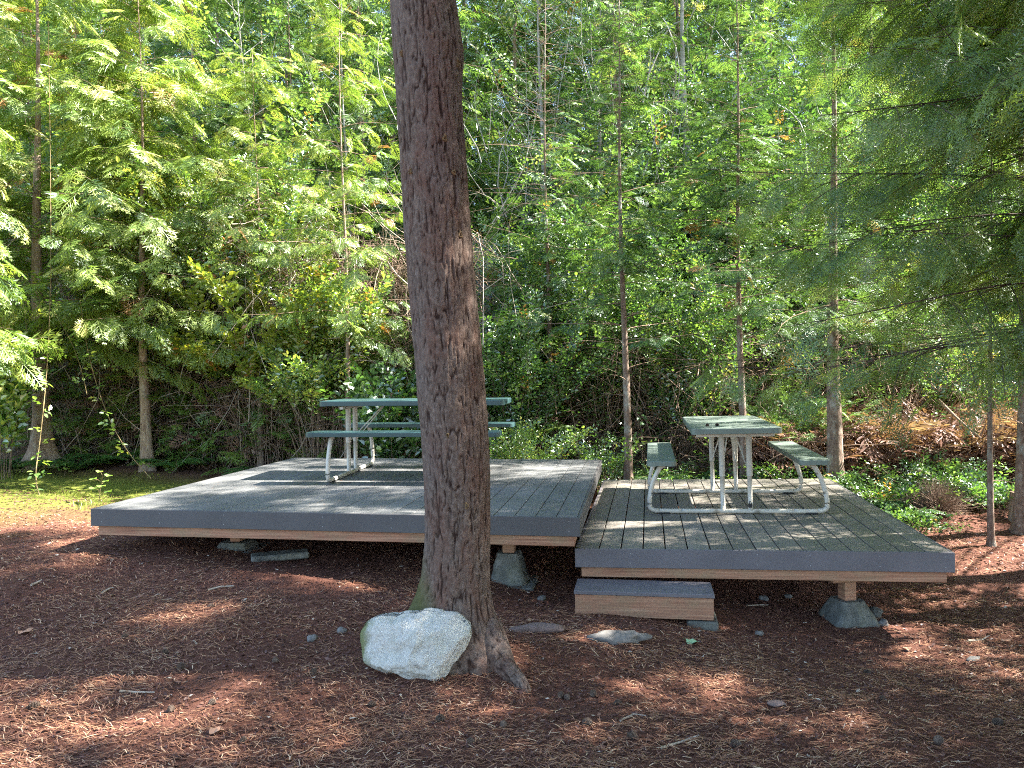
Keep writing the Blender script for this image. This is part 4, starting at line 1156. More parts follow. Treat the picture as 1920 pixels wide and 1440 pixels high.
kinds = []
for k in range(4):
    x, y = [(-5.2, 14.2), (-.4, 14.6), (3.9, 14.), (-10.5, 14.)][k]
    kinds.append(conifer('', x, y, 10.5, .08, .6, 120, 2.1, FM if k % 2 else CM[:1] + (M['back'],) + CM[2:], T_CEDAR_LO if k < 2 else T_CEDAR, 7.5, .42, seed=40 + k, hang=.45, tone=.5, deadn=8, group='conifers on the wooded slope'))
places = []
for row, (y0, n, sp) in enumerate(((13.4, 9, 2.1), (16.5, 12, 2.1), (20, 15, 2.3), (24, 18, 2.3), (28, 20, 2.5), (33, 20, 3.))):
    for i in range(n):
        x = (i - (n - 1) / 2) * sp - .17 * y0 + random.uniform(-.6, .6); y = y0 + random.uniform(-1, 1)
        places.append((x, y, row))
used = set(); trees = [(k_, k_.location.x, k_.location.y, 0) for k_ in kinds]
for x, y, row in places:
    if any(math.hypot(x - a, y - b) < 1.0 for _, a, b, _r in trees): continue
    px_ang = x / y
    if row < 2 and -.12 < px_ang < .22 and random.random() < .75: continue      # thinner, deciduous middle
    if row < 1 and px_ang > .22 and random.random() < .6: continue
    if px_ang > .62 or (px_ang > .45 and row < 2): continue
    if -.27 < px_ang < -.14 and y < 15.6: continue
    src = random.choice(kinds); trees.append((dup(src, x, y, random.uniform(0, 6.28), random.uniform(.85, 1.15) * (1 + .2 * row), '', 'conifers on the wooded slope'), x, y, row))
rows_ = {0: 'front row of the slope conifers, just behind the thicket', 1: 'second row of the slope conifers', 2: 'middle row of the slope conifers', 3: 'fourth row up the slope', 4: 'fifth row up the slope', 5: 'topmost row of the slope conifers'}
by = {}
for t_ in trees: by.setdefault(min(5, max(0, int((t_[2] - 12.) / 3.9))), []).append(t_)
for rr0, ls in by.items():
    ls.sort(key=lambda q: q[1] / q[2])
    for i, q in enumerate(ls): q[0]['label'] = 'feathery green conifer, %s from the left in the %s' % (ordn[i], rows_[rr0].split(',')[0])


# ------------------------------------------------------------------ pale deciduous stems behind
def stem_tree(label, pxs, y, r0, h, mtl, seed, nbr=26, L0=1.6, z0=2.5, leafmat='broad', name='alder_tree', per_m=7, tone=.5, group=None, lsz=.36):
    (pxa, pya), (pxb, pyb) = pxs; a, b = aty(pxa, pya, y), aty(pxb, pyb, y)
    lean = (b[0] - a[0]) / (b[2] - a[2]); x0_ = a[0]; g = gz(x0_, y); x0_ = a[0] - lean * (a[2] - g)
    o = thing(name, label, 'tree', (x0_, y, g), 0, group); r = np.random.default_rng(seed)
    _, ax = trunk_mesh(h, r0, mtl, o, (lean, 0), .03, seed, .3)
    P, L, q = branches(h, z0, nbr, L0, seed, .7, -.1, 1., .5)
    P[:, :, 0] += np.interp(P[:, 0, 2], ax[:, 2], ax[:, 0])[:, None]; P[:, :, 1] += np.interp(P[:, 0, 2], ax[:, 2], ax[:, 1])[:, None]
    s = np.linspace(1, .15, 7)[None]; mb = MB(); V, Q = tubes(P, (.013 * (L / L0))[:, None] * s, 4); mb.add(V, Q); mb.build('limbs', mtl, o, True)
    pos, Rm, sz = sprays_on(P, L, per_m, r, .25, .05, 60, lsz, .3, .2)
    kp = thin_left(pos + np.array([x0_, y, g]), r)
    crown_mesh('crown', T_LEAF, pos, Rm, sz, M[leafmat], o, r, tone, .22, .01, keep=kp)
    return o


stem_tree('pale straight alder stem just right of the pine top', ((1014, 260), (1010, 0)), 15.5, .085, 12, M['bark_pale'], 60, 60, 2.2)
stem_tree('thick grey trunk with dark side branches, upper right of centre', ((1284, 300), (1277, 0)), 15.2, .12, 13, M['bark_pale'], 61, 60, 2.4)
stem_tree('left one of the close pair of thin pale stems above the decks gap', ((1125, 330), (1122, 60)), 14.8, .05, 11, M['bark_pale'], 62, 44, 1.8)
stem_tree('right one of the close pair of thin pale stems above the decks gap', ((1146, 330), (1158, 40)), 15.1, .055, 11, M['bark_pale'], 63, 44, 1.8)
stem_tree('slim pale stem between the close pair and the thick grey trunk', ((1196, 300), (1192, 100)), 16, .04, 10, M['bark_pale'], 64, 44, 1.8)
stem_tree('thin whitish stem in the sunny upper left foliage', ((272, 120), (271, 0)), 13.2, .045, 12, M['bark_pale'], 65, 24, 1.6, leafmat='broad', tone=.7)
stem_tree('slanting grey stem in the shade of the upper left, near the pine', ((468, 260), (455, 90)), 13., .04, 9.5, M['bark_pale'], 66, 26, 1.6, tone=.55)
stem_tree('slender stem with small leaves left of the pine trunk', ((646, 300), (640, 60)), 13.4, .05, 9.5, M['bark_pale'], 67, 28, 1.6, tone=.5)
stem_tree('dark crooked stem near the top between centre and right', ((1455, 300), (1440, 20)), 15.5, .05, 12, M['bark_dark'], 68, 26, 1.8)
stem_tree('leaning dark stem behind the boughs at the upper right', ((1700, 400), (1650, 40)), 14.5, .06, 12, M['bark_dark'], 69, 26, 1.8)
stem_tree('tall stem in the wood behind the far left cedar', ((60, 300), (40, 20)), 14.5, .06, 12, M['bark_dark'], 70, 26, 1.8, tone=.6)


# ------------------------------------------------------------------ shrubs
def shrub_mesh(name, seed, h, w_, n, tm, leaf, mtl_leaf, twigm, parent, per=9, start=.2, tone=.5, tv=.2, deadf=.01, hang=.1, basespread=.25):
    r = np.random.default_rng(seed); az = r.uniform(0, 6.28, n); L = h * r.uniform(.6, 1.1, n); out = w_ * np.sqrt(r.random(n))
    s = np.linspace(0, 1, 7)[None]; b0 = out[:, None] * basespread
    rad = b0 + out[:, None] * s ** 1.4; z = L[:, None] * (s - .28 * s ** 3)
    wob = np.cumsum(r.normal(0, .03, (n, 7)), 1) * L[:, None]
    P = np.stack([np.cos(az)[:, None] * rad + wob, np.sin(az)[:, None] * rad - wob, z], -1)
    V, Q = tubes(P, np.full((n, 1), .0045) * np.linspace(1, .3, 7)[None], 3); mb = MB(); mb.add(V, Q); mb.build('stems', twigm, parent, True)
    pos, Rm, sz = sprays_on(P, L, per, r, start, hang, 75, leaf, .3, .2)
    return crown_mesh('leaves', tm, pos, Rm, sz, mtl_leaf, parent, r, tone, tv, deadf)


def shrub(name, label, px, y, h, w_, n, tm, leaf, ml, seed, cat='shrub', group=None, **kw):
    x = px if abs(px) < 40 else at_base(px, y); o = thing(name, label, cat, (x, y, gz(x, y) - .03), 0, group)
    shrub_mesh(name, seed, h, w_, n, tm, leaf, M[ml], M['twig'], o, **kw); return o


shrub('snowberry_bush', 'bright small-leaved bush in full sun right of the pine, behind the higher deck', 985, 10.1, 1.15, .75, 60, T_LEAF, .2, 'broad', 80, per=12, tone=.6)
shrub('snowberry_bush', 'low bush with round leaves between the gap of the decks and the slender fir', 1130, 10.4, .9, .5, 26, T_LEAF, .24, 'broad', 81, per=9)
shrub('maple_bush', 'maple with large lobed leaves directly left of the pine trunk', 735, 10.3, 2.2, .7, 34, T_LEAF_BIG, .3, 'broad', 82, per=7, tone=.2)
shrub('vine_maple', 'yellowing sunlit vine maple above the thicket at the left', 500, 11.3, 3.9, 1.2, 44, T_LEAF_BIG, .3, 'yellow', 83, per=8, tone=.45, deadf=.03, start=.68)
shrub('vine_maple', 'green and gold leafy shrub left of the pine at mid height', 640, 11.2, 3.6, .9, 46, T_LEAF, .34, 'broad', 84, per=8, tone=.7, start=.6)
shrub('vine_maple', 'bright yellow-green leafy bush between the side-on table and the upper foliage', 590, 10.9, 2.9, .9, 46, T_LEAF, .34, 'broad', 184, per=9, tone=.75, start=.6)
shrub('vine_maple', 'tall leafy bush with yellow-green tips in the upper left', 245, 11.9, 6.2, 1.3, 50, T_LEAF, .34, 'broad', 85, per=8, tone=.8, start=.5)
shrub('vine_maple', 'sparse tall bush with shining leaves near the top left of the pine', 470, 11.8, 6.4, 1.3, 50, T_LEAF, .32, 'broad', 86, per=8, tone=.6, start=.55)
shrub('hazel_bush', 'dense green bush just right of the pine at mid height', 965, 11.4, 3.3, 1.2, 95, T_LEAF, .3, 'broad', 87, per=9, tone=.35)
shrub('hazel_bush', 'dense green bush behind the gap of the decks', 1090, 12.4, 4.8, 1.3, 95, T_LEAF, .3, 'broad', 88, per=9, tone=.4)
shrub('hazel_bush', 'leafy bush between the two slender firs', 1290, 12.0, 4.0, 1.3, 95, T_LEAF, .28, 'broad', 89, per=9, tone=.42)
shrub('hazel_bush', 'green bush right of the end-on table, behind the bench', 1480, 11.0, 1.5, .8, 60, T_CEDAR, .3, 'back', 90, per=7, tone=.45)
shrub('hazel_bush', 'bush behind the stout reddish trunk', 1640, 13.2, 3.6, 1.3, 85, T_LEAF, .28, 'broad', 91, per=8, tone=.42)
shrub('hazel_bush', 'pale glossy-leaved bush up the slope at the right edge', 1830, 12.6, 2.4, 1.3, 60, T_LEAF, .28, 'broad', 92, per=8, tone=.5)
shrub('rhododendron_bush', 'glossy long-leaved branches at the left edge of the picture', 0, 9.6, 2.5, .55, 16, T_LEAF_BIG, .36, 'broad', 93, per=6, tone=.6)
for o in list(C.objects):
    if o.name == 'rhododendron_bush': x_ = at_base(5, 9.6); o.location = (x_, 9.6, gz(x_, 9.6) - .03)
# slope bushes : copies of three sources
srcs = [o for o in C.objects if o.name in ('hazel_bush', 'hazel_bush.001', 'vine_maple.001')]
sl_ = []
for i in range(48):
    y = random.uniform(13.5, 26); x = random.uniform(-.95, .55) * y
    if -.27 < x / y < -.14 and y < 15.6: y += 4
    sl_.append(dup(random.choice(srcs), x, y, random.uniform(0, 6.28), random.uniform(.9, 1.5), '', 'bushes on the wooded slope'))
sl_.sort(key=lambda o: o.location.x / o.location.y)
tens = ['twenty', 'thirty', 'forty', 'fifty']
for i, o in enumerate(sl_):
    wd = ordn[i] if i < 29 else ('thirtieth' if i == 29 else (tens[(i + 1) // 10 - 2] + '-' + ordn[(i + 1) % 10 - 1] if (i + 1) % 10 else ['', 'fortieth', 'fiftieth'][(i + 1) // 10 - 3]))
    o['label'] = 'leafy green bush among the slope trees, %s from the left of those bushes' % wd; o['category'] = 'shrub'

# sprawling ferns and cedar seedlings under the left trees
fern0 = None


def fern(px, y, s, label, mtl='fern'):
    global fern0
    x = at_base(px, y)
    if fern0 is None:
        o = thing('fern', label, 'fern', (x, y, gz(x, y)), 0, 'ferns and seedlings under the trees'); r = np.random.default_rng(3); n = 11
        az = np.arange(n) * 2.4 + r.normal(0, .3, n); L = r.uniform(.5, .8, n); s_ = np.linspace(0, 1, 7)[None]
        P = np.stack([np.cos(az)[:, None] * L[:, None] * s_, np.sin(az)[:, None] * L[:, None] * s_, L[:, None] * (.95 * s_ - .75 * s_ ** 2)], -1)
        V, Q = tubes(P, np.full((n, 7), .003), 3); mb = MB(); mb.add(V, Q); mb.build('stems', M['cane'], o)
        pos = []; xd = []; sz = []
        for i in range(n):
            for t_ in np.arange(.08, .99, .045):
                k = t_ * 6; a = int(k); f = k - a; p = P[i][a] * (1 - f) + P[i][min(a + 1, 6)] * f; d = P[i][min(a + 1, 6)] - P[i][a]
                for sg in (-1, 1): sd = np.array([-d[1], d[0], 0]); sd = sd / np.linalg.norm(sd); pos.append(p); xd.append(sd * sg + d / np.linalg.norm(d) * .35 + np.array([0, 0, -.1])); sz.append(.17 * math.sin(math.pi * min(.98, t_ * .8 + .15)) + .02)
        crown_mesh('fronds', T_CEDAR_LO, np.array(pos), rot_from(np.array(xd), np.tile([[0, 0, 1.]], (len(pos), 1)), np.zeros(len(pos))), np.array(sz), M['fern'], o, r, .5, .15, 0)
        fern0 = o; o.scale = (s,) * 3; return o
    o = dup(fern0, x, y, random.uniform(0, 6.28), s, label, 'ferns and seedlings under the trees'); return o


for px, y, s, lab in ((20, 10.2, 1.0, 'fern at the left edge at the foot of the leftmost cedar'), (140, 10.3, 1.0, 'fern between the two left cedars, nearer the flared one'), (215, 10.9, .9, 'fern left of the straight cedar'),
                      (330, 10.8, .9, 'fern just right of the straight cedar'), (490, 10.5, .85, 'fern at the back left corner of the higher deck'), (560, 10.4, .8, 'fern behind the left end of the side-on table'), (700, 10.2, .8, 'fern behind the side-on table near the pine'),
                      (860, 10.3, .7, 'fern hidden behind the pine trunk'), (1230, 10.6, .7, 'fern right of the slender pale fir'), (1460, 10.3, .8, 'fern behind the right bench of the end-on table'), (1320, 10.4, .8, 'fern behind the end-on tabletop'),
                      (1630, 9.2, .7, 'fern spilling over the right edge of the lower deck'), (1680, 8.7, .62, 'fern on the ground right of the lower deck'), (1860, 9.3, .7, 'fern beside the thin sapling'), (1750, 10.5, .8, 'fern behind the grey twiggy bush'), (1540, 10.6, .9, 'fern left of the stout reddish trunk')):
    fern(px, y, s, lab)

# low leafy plants right of the lower deck
k = 0
for px, y, h, w_, lab in ((1620, 9.6, .4, .4, 'low glossy plant right of the stout trunk foot'), (1690, 9.2, .35, .4, 'low green plant at the deck edge on the right'), (1650, 8.6, .25, .35, 'pale creeping plant beside the lower deck'), (1720, 8.3, .2, .35, 'creeping plant on the edge of the sunny needle bed'),
                          (1800, 9.6, .5, .4, 'leafy plant behind the grey twiggy bush'), (1880, 9.0, .4, .35, 'leafy plant between the sapling and the edge trunk'), (1705, 10.2, .55, .5, 'glossy salal clump below the brown dead fronds'), (1500, 10.2, .5, .5, 'low bush behind the right bench')):
    shrub('salal_plant', lab, px, y, h, w_, 34, T_LEAF, .2, 'broad' if k % 3 else 'back', 200 + k, cat='plant', per=14, tone=.35, basespread=.6); k += 1


# ------------------------------------------------------------------ thicket of dead twigs, dead fronds, slope cover, needles (nobody could count them)
def twig_mass(name, label, n, xf, yf, zf, L, rad, mtl, seed, sag=.25, vertical=.5, elm=.5):
    r = np.random.default_rng(seed); y = r.uniform(*yf, n); x = r.uniform(*xf, n) * y; z = ground_z(x, y) + r.uniform(*zf, n) ** 1.0
    az = r.uniform(0, 6.28, n); el = r.normal(elm, vertical, n); l_ = L * r.uniform(.4, 1.3, n)
    d = np.stack([np.cos(az) * np.cos(el), np.sin(az) * np.cos(el) * .5, np.sin(el)], -1); s = np.linspace(-.5, .5, 6)
    side = r.normal(0, .14, (n, 3))
    P = np.stack([x, y, z], -1)[:, None] + d[:, None] * l_[:, None, None] * s[None, :, None] + side[:, None] * l_[:, None, None] * (s ** 2 * 4)[None, :, None]
    P[:, :, 2] -= sag * l_[:, None] * (s[None] ** 2) * 2; P = P + r.normal(0, .015, P.shape)
    P[:, :, 2] = np.maximum(P[:, :, 2], ground_z(P[:, :, 0], P[:, :, 1]) + .01)
    V, Q = tubes(P, (rad * r.uniform(.4, 1.4, n))[:, None] * np.linspace(1, .4, 6)[None], 3)
    o = make(name, V, [Q], mtl, smooth=True); return tag(o, label, 'undergrowth', None, 'stuff')


twig_mass('thicket_twigs', 'dense tangle of dead brown twigs behind the left deck', 5200, (-.92, -.2), (10.9, 12.8), (0, 3.6), 1.1, .0065, M['twig'], 301)
twig_mass('bare_canes', 'long pale bare canes and dead branches criss-crossing in front of the left thicket', 380, (-.92, -.15), (10.6, 11.6), (.3, 4.2), 1.9, .007, M['stick'], 304, vertical=.7)
twig_mass('bare_stems', 'many thin pale upright stems between the trees on the slope', 130, (-.35, .32), (12.6, 15.5), (1.5, 6.5), 2.6, .011, M['bark_pale'], 305, .1, .25, 1.2)
twig_mass('thicket_twigs', 'thinner tangle of bare twigs behind the lower deck', 2200, (-.2, .42), (10.9, 13.4), (0, 2.0), .9, .006, M['twig'], 302)
twig_mass('thicket_twigs', 'fallen twigs and broken sticks on the slope at the right', 1500, (.15, .5), (10.0, 12.8), (0, .6), .8, .006, M['twig'], 303, vertical=.3)


def scatter(name, label, kind_cat, n, xf, yf, tm, size, mtl, seed, zf=(0, .1), flat=.4, tone=.5, tv=.2, mask=None, hang=0.):
    r = np.random.default_rng(seed); y = r.uniform(*yf, n); x = r.uniform(*xf, n) * y
    if mask is not None: k_ = mask(x, y, r); x, y = x[k_], y[k_]; n = len(x)
    z = ground_z(x, y) + r.uniform(*zf, n); az = r.uniform(0, 6.28, n)
    xd = np.stack([np.cos(az), np.sin(az), r.normal(-hang, flat, n)], -1); Rm = rot_from(xd, np.tile([[0, 0, 1.]], (n, 1)), r.normal(0, flat, n))
    o = crown_mesh(name, tm, np.stack([x, y, z], -1), Rm, size * r.uniform(.6, 1.3, n), mtl, None, r, tone, tv, .01); return tag(o, label, kind_cat, None, 'stuff')


scatter('dead_fronds', 'rust-brown heap of dead cedar fronds and bracken up the slope at the right', 'dead fronds', 5200, (.13, .56), (10.2, 13.4), T_CEDAR_LO, .42, M['dead'], 310, (0, .75), .6)
scatter('dead_fronds', 'scattered brown dead fronds low in the left thicket', 'dead fronds', 350, (-.9, -.1), (10.8, 12.4), T_CEDAR_LO, .34, M['dead'], 311, (0, 1.6), .7)
scatter('slope_groundcover', 'leafy ground cover over the wooded slope', 'ground cover', 9000, (-.95, .6), (12.2, 30), T_LEAF, .42, M['broad'], 312, (0, .8), .5, .45)
scatter('ivy_groundcover', 'low green cover behind and beside the lower deck', 'ground cover', 1150, (-.08, .42), (9.3, 11.4), T_LEAF, .2, M['back'], 313, (0, .25), .4, .35, mask=lambda x, y, r: ~((x < 2.15) & (y < 9.35)) & (y > 8.3 + .5 * (x < 2.6)))
scatter('understory_sprays', 'hanging green sprays and seedlings in the shade behind the left deck', 'undergrowth', 1500, (-.92, -.1), (10.6, 12.5), T_CEDAR, .42, M['cedar'], 314, (.05, 2.0), .35, .35)
scatter('understory_leaves', 'loose leafy twigs all through the thicket behind the decks', 'undergrowth', 8000, (-.92, .42), (10.8, 14.5), T_LEAF, .3, M['back'], 315, (.15, 5.0), .5, .5, mask=lambda x, y, r: (r.random(len(x)) < .3 + .5 * (x / y > -.25)) & ~((x / y > -.24) & (x / y < -.16)))

# needles on the ground
r = np.random.default_rng(9); n = 175000
yy = 2.0 + 7.5 * r.random(n) ** 1.35; xx = (r.random(n) * 2.3 - 1.45) * (yy + .25) + .05
dens = .5 + .5 * fbm(np.stack([xx * 2.2, yy * 2.2, 0 * xx], -1), 3, 41)
moss_zone = (xx < -1 - .95 * (9.4 - yy)) | (yy > 9.2)
k_ = (r.random(n) < np.clip(dens * 1.3, .12, 1)) & ~((xx < -3.2) & (yy > 6.6) & moss_zone)
xx, yy = xx[k_], yy[k_]; n = len(xx)
L = r.uniform(.02, .065, n); az = r.normal(.15, .75, n) + .5 * fbm(np.stack([xx * 1.3, yy * 1.3, 0 * xx], -1), 2, 43); cv = r.normal(0, .35, n); wd = r.uniform(.0008, .0016, n) * (1 + .12 * yy)
s = np.array([-.5, 0, .5]); dx, dy = np.cos(az), np.sin(az); PX = xx[:, None] + dx[:, None] * L[:, None] * s - dy[:, None] * (cv * L)[:, None] * (s ** 2); PY = yy[:, None] + dy[:, None] * L[:, None] * s + dx[:, None] * (cv * L)[:, None] * (s ** 2)
PZ = ground_z(PX, PY) + .004 + r.uniform(0, .01, n)[:, None] + r.normal(0, .004, (n, 3))
wv = np.array([.7, 1, .5])[None] * wd[:, None]
A_ = np.stack([PX - dy[:, None] * wv, PY + dx[:, None] * wv, PZ + .0004], -1); B_ = np.stack([PX + dy[:, None] * wv, PY - dx[:, None] * wv, PZ], -1)
V = np.stack([A_, B_], 2).reshape(-1, 3); b_ = np.arange(n)[:, None] * 6; Q = np.concatenate([b_ + np.array([0, 1, 3, 2]), b_ + np.array([2, 3, 5, 4])])
rn = np.clip(r.normal(.5, .27, n), 0, 1)
tag(make('fallen_needles', V, [Q], M['needle'], rnd=np.r_[rn, rn]), 'layer of dry tan pine needles over the clearing', 'needles', None, 'stuff')
# crumbs and flakes
n = 80000; yy = 2.0 + 7.3 * r.random(n) ** 1.3; xx = (r.random(n) * 2.3 - 1.45) * (yy + .25)
sz = r.uniform(.003, .012, n) * (1 + .06 * yy); az = r.uniform(0, 6.28, n); zz = ground_z(xx, yy) + .004
V = []
for a, q in ((0, 1.2), (1.6, .6), (3.1, 1.1), (4.7, .55)):
    V.append(np.stack([xx + np.cos(az + a) * sz * q, yy + np.sin(az + a) * sz * q, zz + r.uniform(-.3, .6, n) * sz], -1))
V = np.stack(V, 1).reshape(-1, 3); rn = np.clip(r.normal(.45, .22, n), 0, .95); rn[r.random(n) < .015] = 1
tag(make('bark_crumbs', V, [(np.arange(n)[:, None] * 4 + np.arange(4)[None])], M['litter'], rnd=rn), 'crumbs of bark, cone scales and dry leaf bits over the clearing', 'litter', None, 'stuff')
# needles and bits fallen on the deck boards
V = []; rn = []
n = 900; x = r.uniform(-4.1, 2.0, n); y = r.uniform(5.6, 9.1, n); kk = ~((x > -.47) & (x < -.42)); x, y = x[kk], y[kk]; n = len(x)
z = np.where(x > -.45, zt(x, y, True), zt(x, y, False)) + .0035; az = r.uniform(0, 6.28, n); L = r.uniform(.01, .03, n); wd = .0016
V = np.stack([np.stack([x + np.cos(az) * L * a - np.sin(az) * wd * b, y + np.sin(az) * L * a + np.cos(az) * wd * b, z], -1) for a, b in ((-.5, -1), (.5, -1), (.5, 1), (-.5, 1))], 1).reshape(-1, 3)
tag(make('deck_litter', V, [np.arange(n * 4).reshape(-1, 4)], M['needle'], rnd=r.uniform(.2, .9, n)), 'few dry needles and bits lying on the deck boards', 'litter', None, 'stuff')

# grass and moss at the left
r = np.random.default_rng(14); n = 16000
yy = r.uniform(5.6, 10.3, n); xx = r.uniform(-10.5, -3.6, n); m0 = .55 * yy - .55 * xx + 1.1 * (fbm(np.stack([xx * 1.6, yy * 1.6, 0 * xx], -1), 3, 3) * .5) - 8.2
cl = fbm(np.stack([xx * 3, yy * 3, 0 * xx], -1), 3, 66)
k_ = (m0 > 0) & (r.random(n) < np.clip(.25 + cl, .05, 1)) & ~((xx > -4.35) & (yy > 5.25)); xx, yy = xx[k_], yy[k_]; n = len(xx)
hh = r.uniform(.02, .07, n) * np.clip(.6 + cl[k_], .4, 1.6); az = r.uniform(0, 6.28, n); ln = r.normal(0, .5, n); g = ground_z(xx, yy)
V = np.stack([np.stack([xx - np.cos(az) * .003, yy - np.sin(az) * .003, g], -1), np.stack([xx + np.cos(az) * .003, yy + np.sin(az) * .003, g], -1),
              np.stack([xx + ln * hh * .4 + .002, yy, g + hh * .6], -1), np.stack([xx + ln * hh, yy + .01, g + hh], -1)], 1).reshape(-1, 3)
tag(make('grass', V, [np.arange(n * 4).reshape(-1, 4)], M['grass'], rnd=np.clip(r.normal(.5, .22, n), 0, 1)), 'short mossy yellow-green grass on the left of the clearing', 'grass', None, 'stuff')


def tuft(px, py, n, h, label):
    p = atz(px, py, .25); p = atz(px, py, gz(p[0], p[1])); r = np.random.default_rng(px); V = []
    for i in range(n):
        a = r.uniform(0, 6.28); L = h * r.uniform(.5, 1.1); out = r.uniform(.1, .5); x0 = r.normal(0, .035); y0 = r.normal(0, .035)
        for s_ in range(3):
            q0, q1 = s_ / 3, (s_ + 1) / 3
            f = lambda q: np.array([x0 + math.cos(a) * L * out * q ** 1.6, y0 + math.sin(a) * L * out * q ** 1.6, L * (q - .3 * q ** 2.2)])
            sd = np.array([-math.sin(a), math.cos(a), 0]) * .0035
            V += [f(q0) - sd * (1 - q0), f(q0) + sd * (1 - q0), f(q1) + sd * (1 - q1 * .98), f(q1) - sd * (1 - q1 * .98)]
    V = np.array(V); o = make('grass_tuft', V, [np.arange(len(V)).reshape(-1, 4)], M['grass'], rnd=r.uniform(.2, .7, len(V) // 4)); o.location = (p[0], p[1], gz(p[0], p[1]) - .005)
    return tag(o, label, 'grass tuft', 'grass tufts left of the higher deck')


tuft(283, 930, 40, .2, 'bright green grass tuft right at the left edge of the higher deck')
tuft(175, 948, 34, .13, 'yellowish grass tuft below the small white-green weed')
tuft(150, 958, 22, .16, 'thin grass tuft left of the weed')
tuft(320, 1087 - 130, 16, .09, 'small tuft where the deck side meets the grass')


# weed with pale leaves
def weed(px, py, label, h=.3, n=5, seed=1):
    p = atz(px, py, .25); p = atz(px, py, gz(p[0], p[1])); o = thing('leafy_weed', label, 'weed', (p[0], p[1], gz(p[0], p[1]) - .01)); r = np.random.default_rng(seed)
    mb = MB(); mb.tube([(0, 0, 0), (.02, 0, h * .5), (.05, .01, h)], [.004, .0035, .0025], 6); lf = MB()
    for k in range(n):
        q = .35 + .65 * k / (n - 1); a = k * 2.4 + .5; b = np.array([.05 * q, 0, h * q]); e = b + np.array([math.cos(a) * .09, math.sin(a) * .06, .035])
        mb.tube([b, (b + e) / 2 + [0, 0, .008], e], [.002, .002, .0015], 5)
        th_ = np.linspace(0, 6.283, 15)[:-1]; rr = .052 * (1 - .28 * np.abs(np.sin(th_ * 2.5))) * r.uniform(.8, 1.15); tl_ = r.uniform(-.3, .3)
        V = np.c_[np.cos(th_) * rr, np.sin(th_) * rr, .25 * rr * np.cos(th_ * 2) + tl_ * np.cos(th_) * rr] + e
        V = np.vstack([V, e + [0, 0, .004]]); lf.add(V, None, [[i, (i + 1) % 14, 14] for i in range(14)], None, r.uniform(.5, .9))
    mb.build('stalk', M['cane'], o, True); lf.build('leaves', M['broad'], o); return o


weed(185, 945, 'small weed with lobed pale leaves in the sun left of the higher deck', .34, 7)
weed(120, 900, 'tiny weed in front of the flared cedar base', .14, 5, 3)


# bramble canes
def cane(pts, label, leaves=14, r0=.006, lsz=.13, seed=0):
    P = np.array([aty(a, b, y) for a, b, y in pts]); P = np.array(bez(P, 8)); g = gz(P[-1][0], P[-1][1])
    o = thing('bramble_cane', label, 'bramble', tuple(P[-1]), 0, 'bramble canes at the left'); P = P - P[-1]; r = np.random.default_rng(seed)
    mb = MB(); mb.tube(P, np.linspace(r0 * .6, r0, len(P)), 6); mb.build('stem', M['cane'], o, True)
    ii = np.linspace(1, len(P) - 3, leaves).astype(int); pos = P[ii] + r.normal(0, .01, (leaves, 3)); az = r.uniform(0, 6.28, leaves)
    xd = np.stack([np.cos(az), np.sin(az), r.normal(0, .3, leaves)], -1)
    crown_mesh('leaves', [tmpl_leaves(5, .6, 3, .7)], pos, rot_from(xd, np.tile([[0, 0, 1.]], (leaves, 1)), r.normal(0, .4, leaves)), np.full(leaves, lsz), M['broad'], o, r, .7, .15, 0); return o


cane([(90, 40, 9.3), (94, 250, 9.3), (96, 500, 9.2), (90, 680, 9.0), (75, 830, 8.8), (64, 900, 8.6), (80, 945, 8.4)], 'long hanging bramble cane in front of the leftmost cedar', 22, .007, seed=1)
cane([(150, 560, 9.6), (165, 670, 9.5), (200, 780, 9.4), (240, 850, 9.4), (283, 897, 9.5)], 'arching bramble cane ending at the foot of the straight cedar', 12, .006, seed=2)
cane([(0, 600, 9.4), (35, 690, 9.4), (52, 650, 9.5), (48, 590, 9.6), (40, 560, 9.7)], 'looped bramble cane at the left edge', 9, .007, seed=3)
cane([(100, 585, 9.6), (135, 640, 9.6), (155, 700, 9.6), (163, 740, 9.6)], 'short brown cane between the two left cedars', 5, .005, seed=4)

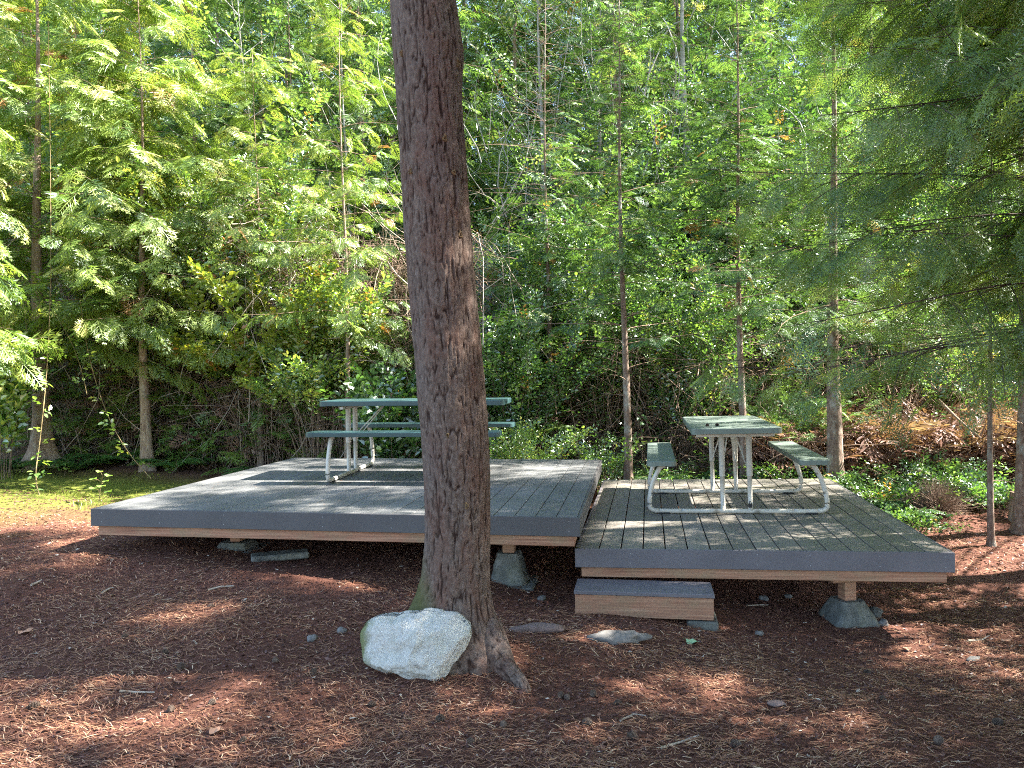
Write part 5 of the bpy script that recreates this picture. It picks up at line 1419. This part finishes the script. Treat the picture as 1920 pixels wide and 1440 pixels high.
# grey twiggy dead bush at the right
o = thing('dead_bush', 'round grey-brown leafless bush on the ground at the right', 'shrub', (at_base(1755, 8.9), 8.9, gz(at_base(1755, 8.9), 8.9)))
r = np.random.default_rng(8); n = 900; az = r.uniform(0, 6.28, n); el = r.uniform(.1, 1.5, n); L = .42 * r.uniform(.6, 1.1, n); s = np.linspace(0, 1, 6)[None]
d = np.stack([np.cos(az) * np.cos(el), np.sin(az) * np.cos(el), np.sin(el)], -1); b0 = r.normal(0, .05, (n, 3)); b0[:, 2] = 0
P = b0[:, None] + d[:, None] * (L[:, None] * s)[..., None]; P[:, :, 2] += -.12 * L[:, None] * s ** 2 + .02; P += r.normal(0, .008, P.shape) * s[..., None]
V, Q = tubes(P, np.full((n, 1), .0022) * np.linspace(1.2, .5, 6)[None], 3); make('stems', V, [Q], M['twig'], o, True)

# fallen branch and bigger sticks on the slope at the right
for pts, rr0, lab in (([(1760, 750, 10.6), (1800, 790, 10.2), (1840, 822, 9.9)], .018, 'long bare fallen branch slanting down through the brown fronds'), ([(1590, 830, 10.8), (1680, 815, 10.8), (1760, 822, 10.9)], .05, 'rotten brown log lying across the foot of the slope'),
                      ([(1610, 842, 10.4), (1720, 850, 10.4)], .02, 'thin dead branch below the rotten log')):
    P = np.array(bez(np.array([aty(*q) for q in pts]), 6)); m_ = MB(); m_.tube(P, np.linspace(rr0, rr0 * .6, len(P)), 10); tag(m_.build('fallen_branch', M['bark_cedar'] if rr0 > .03 else M['twig'], None, True), lab, 'branch', 'fallen branches at the right')
# stump by the right edge
p = aty(1903, 930, 8.75); m_ = MB(); m_.tube([(0, 0, -.1), (0, 0, .0), (0, 0, .2), (0, 0, .3)], [.13, .11, .095, .09], 16); o = m_.build('tree_stump', M['bark_cedar'], None, True); o.location = (p[0] + .05, 8.75, gz(p[0], 8.75)); tag(o, 'short old stump beside the trunk at the right edge', 'stump')

# weathered fence up the slope
xa = aty(880, 450, 15.6)[0]; o = thing('board_fence', 'weathered grey board fence up the slope just right of the pine', 'fence', (xa, 15.6, gz(xa, 15.6)))
tp = aty(915, 446, 15.6)[2] - gz(xa, 15.6)
for i in range(5):
    x0 = -.9 + i * .34; m_ = MB(); m_.box(x0, x0 + (.31 if i != 4 else .12), -.012, .012, .05, tp - .03 * (i % 2) + (.0 if i < 4 else -.02), .004); m_.build('board', M['fence'], o)
for z in (.4, tp - .4): m_ = MB(); m_.box(-.95, .66, .0145, .06, z, z + .09, .004); m_.build('rail', M['fence'], o)
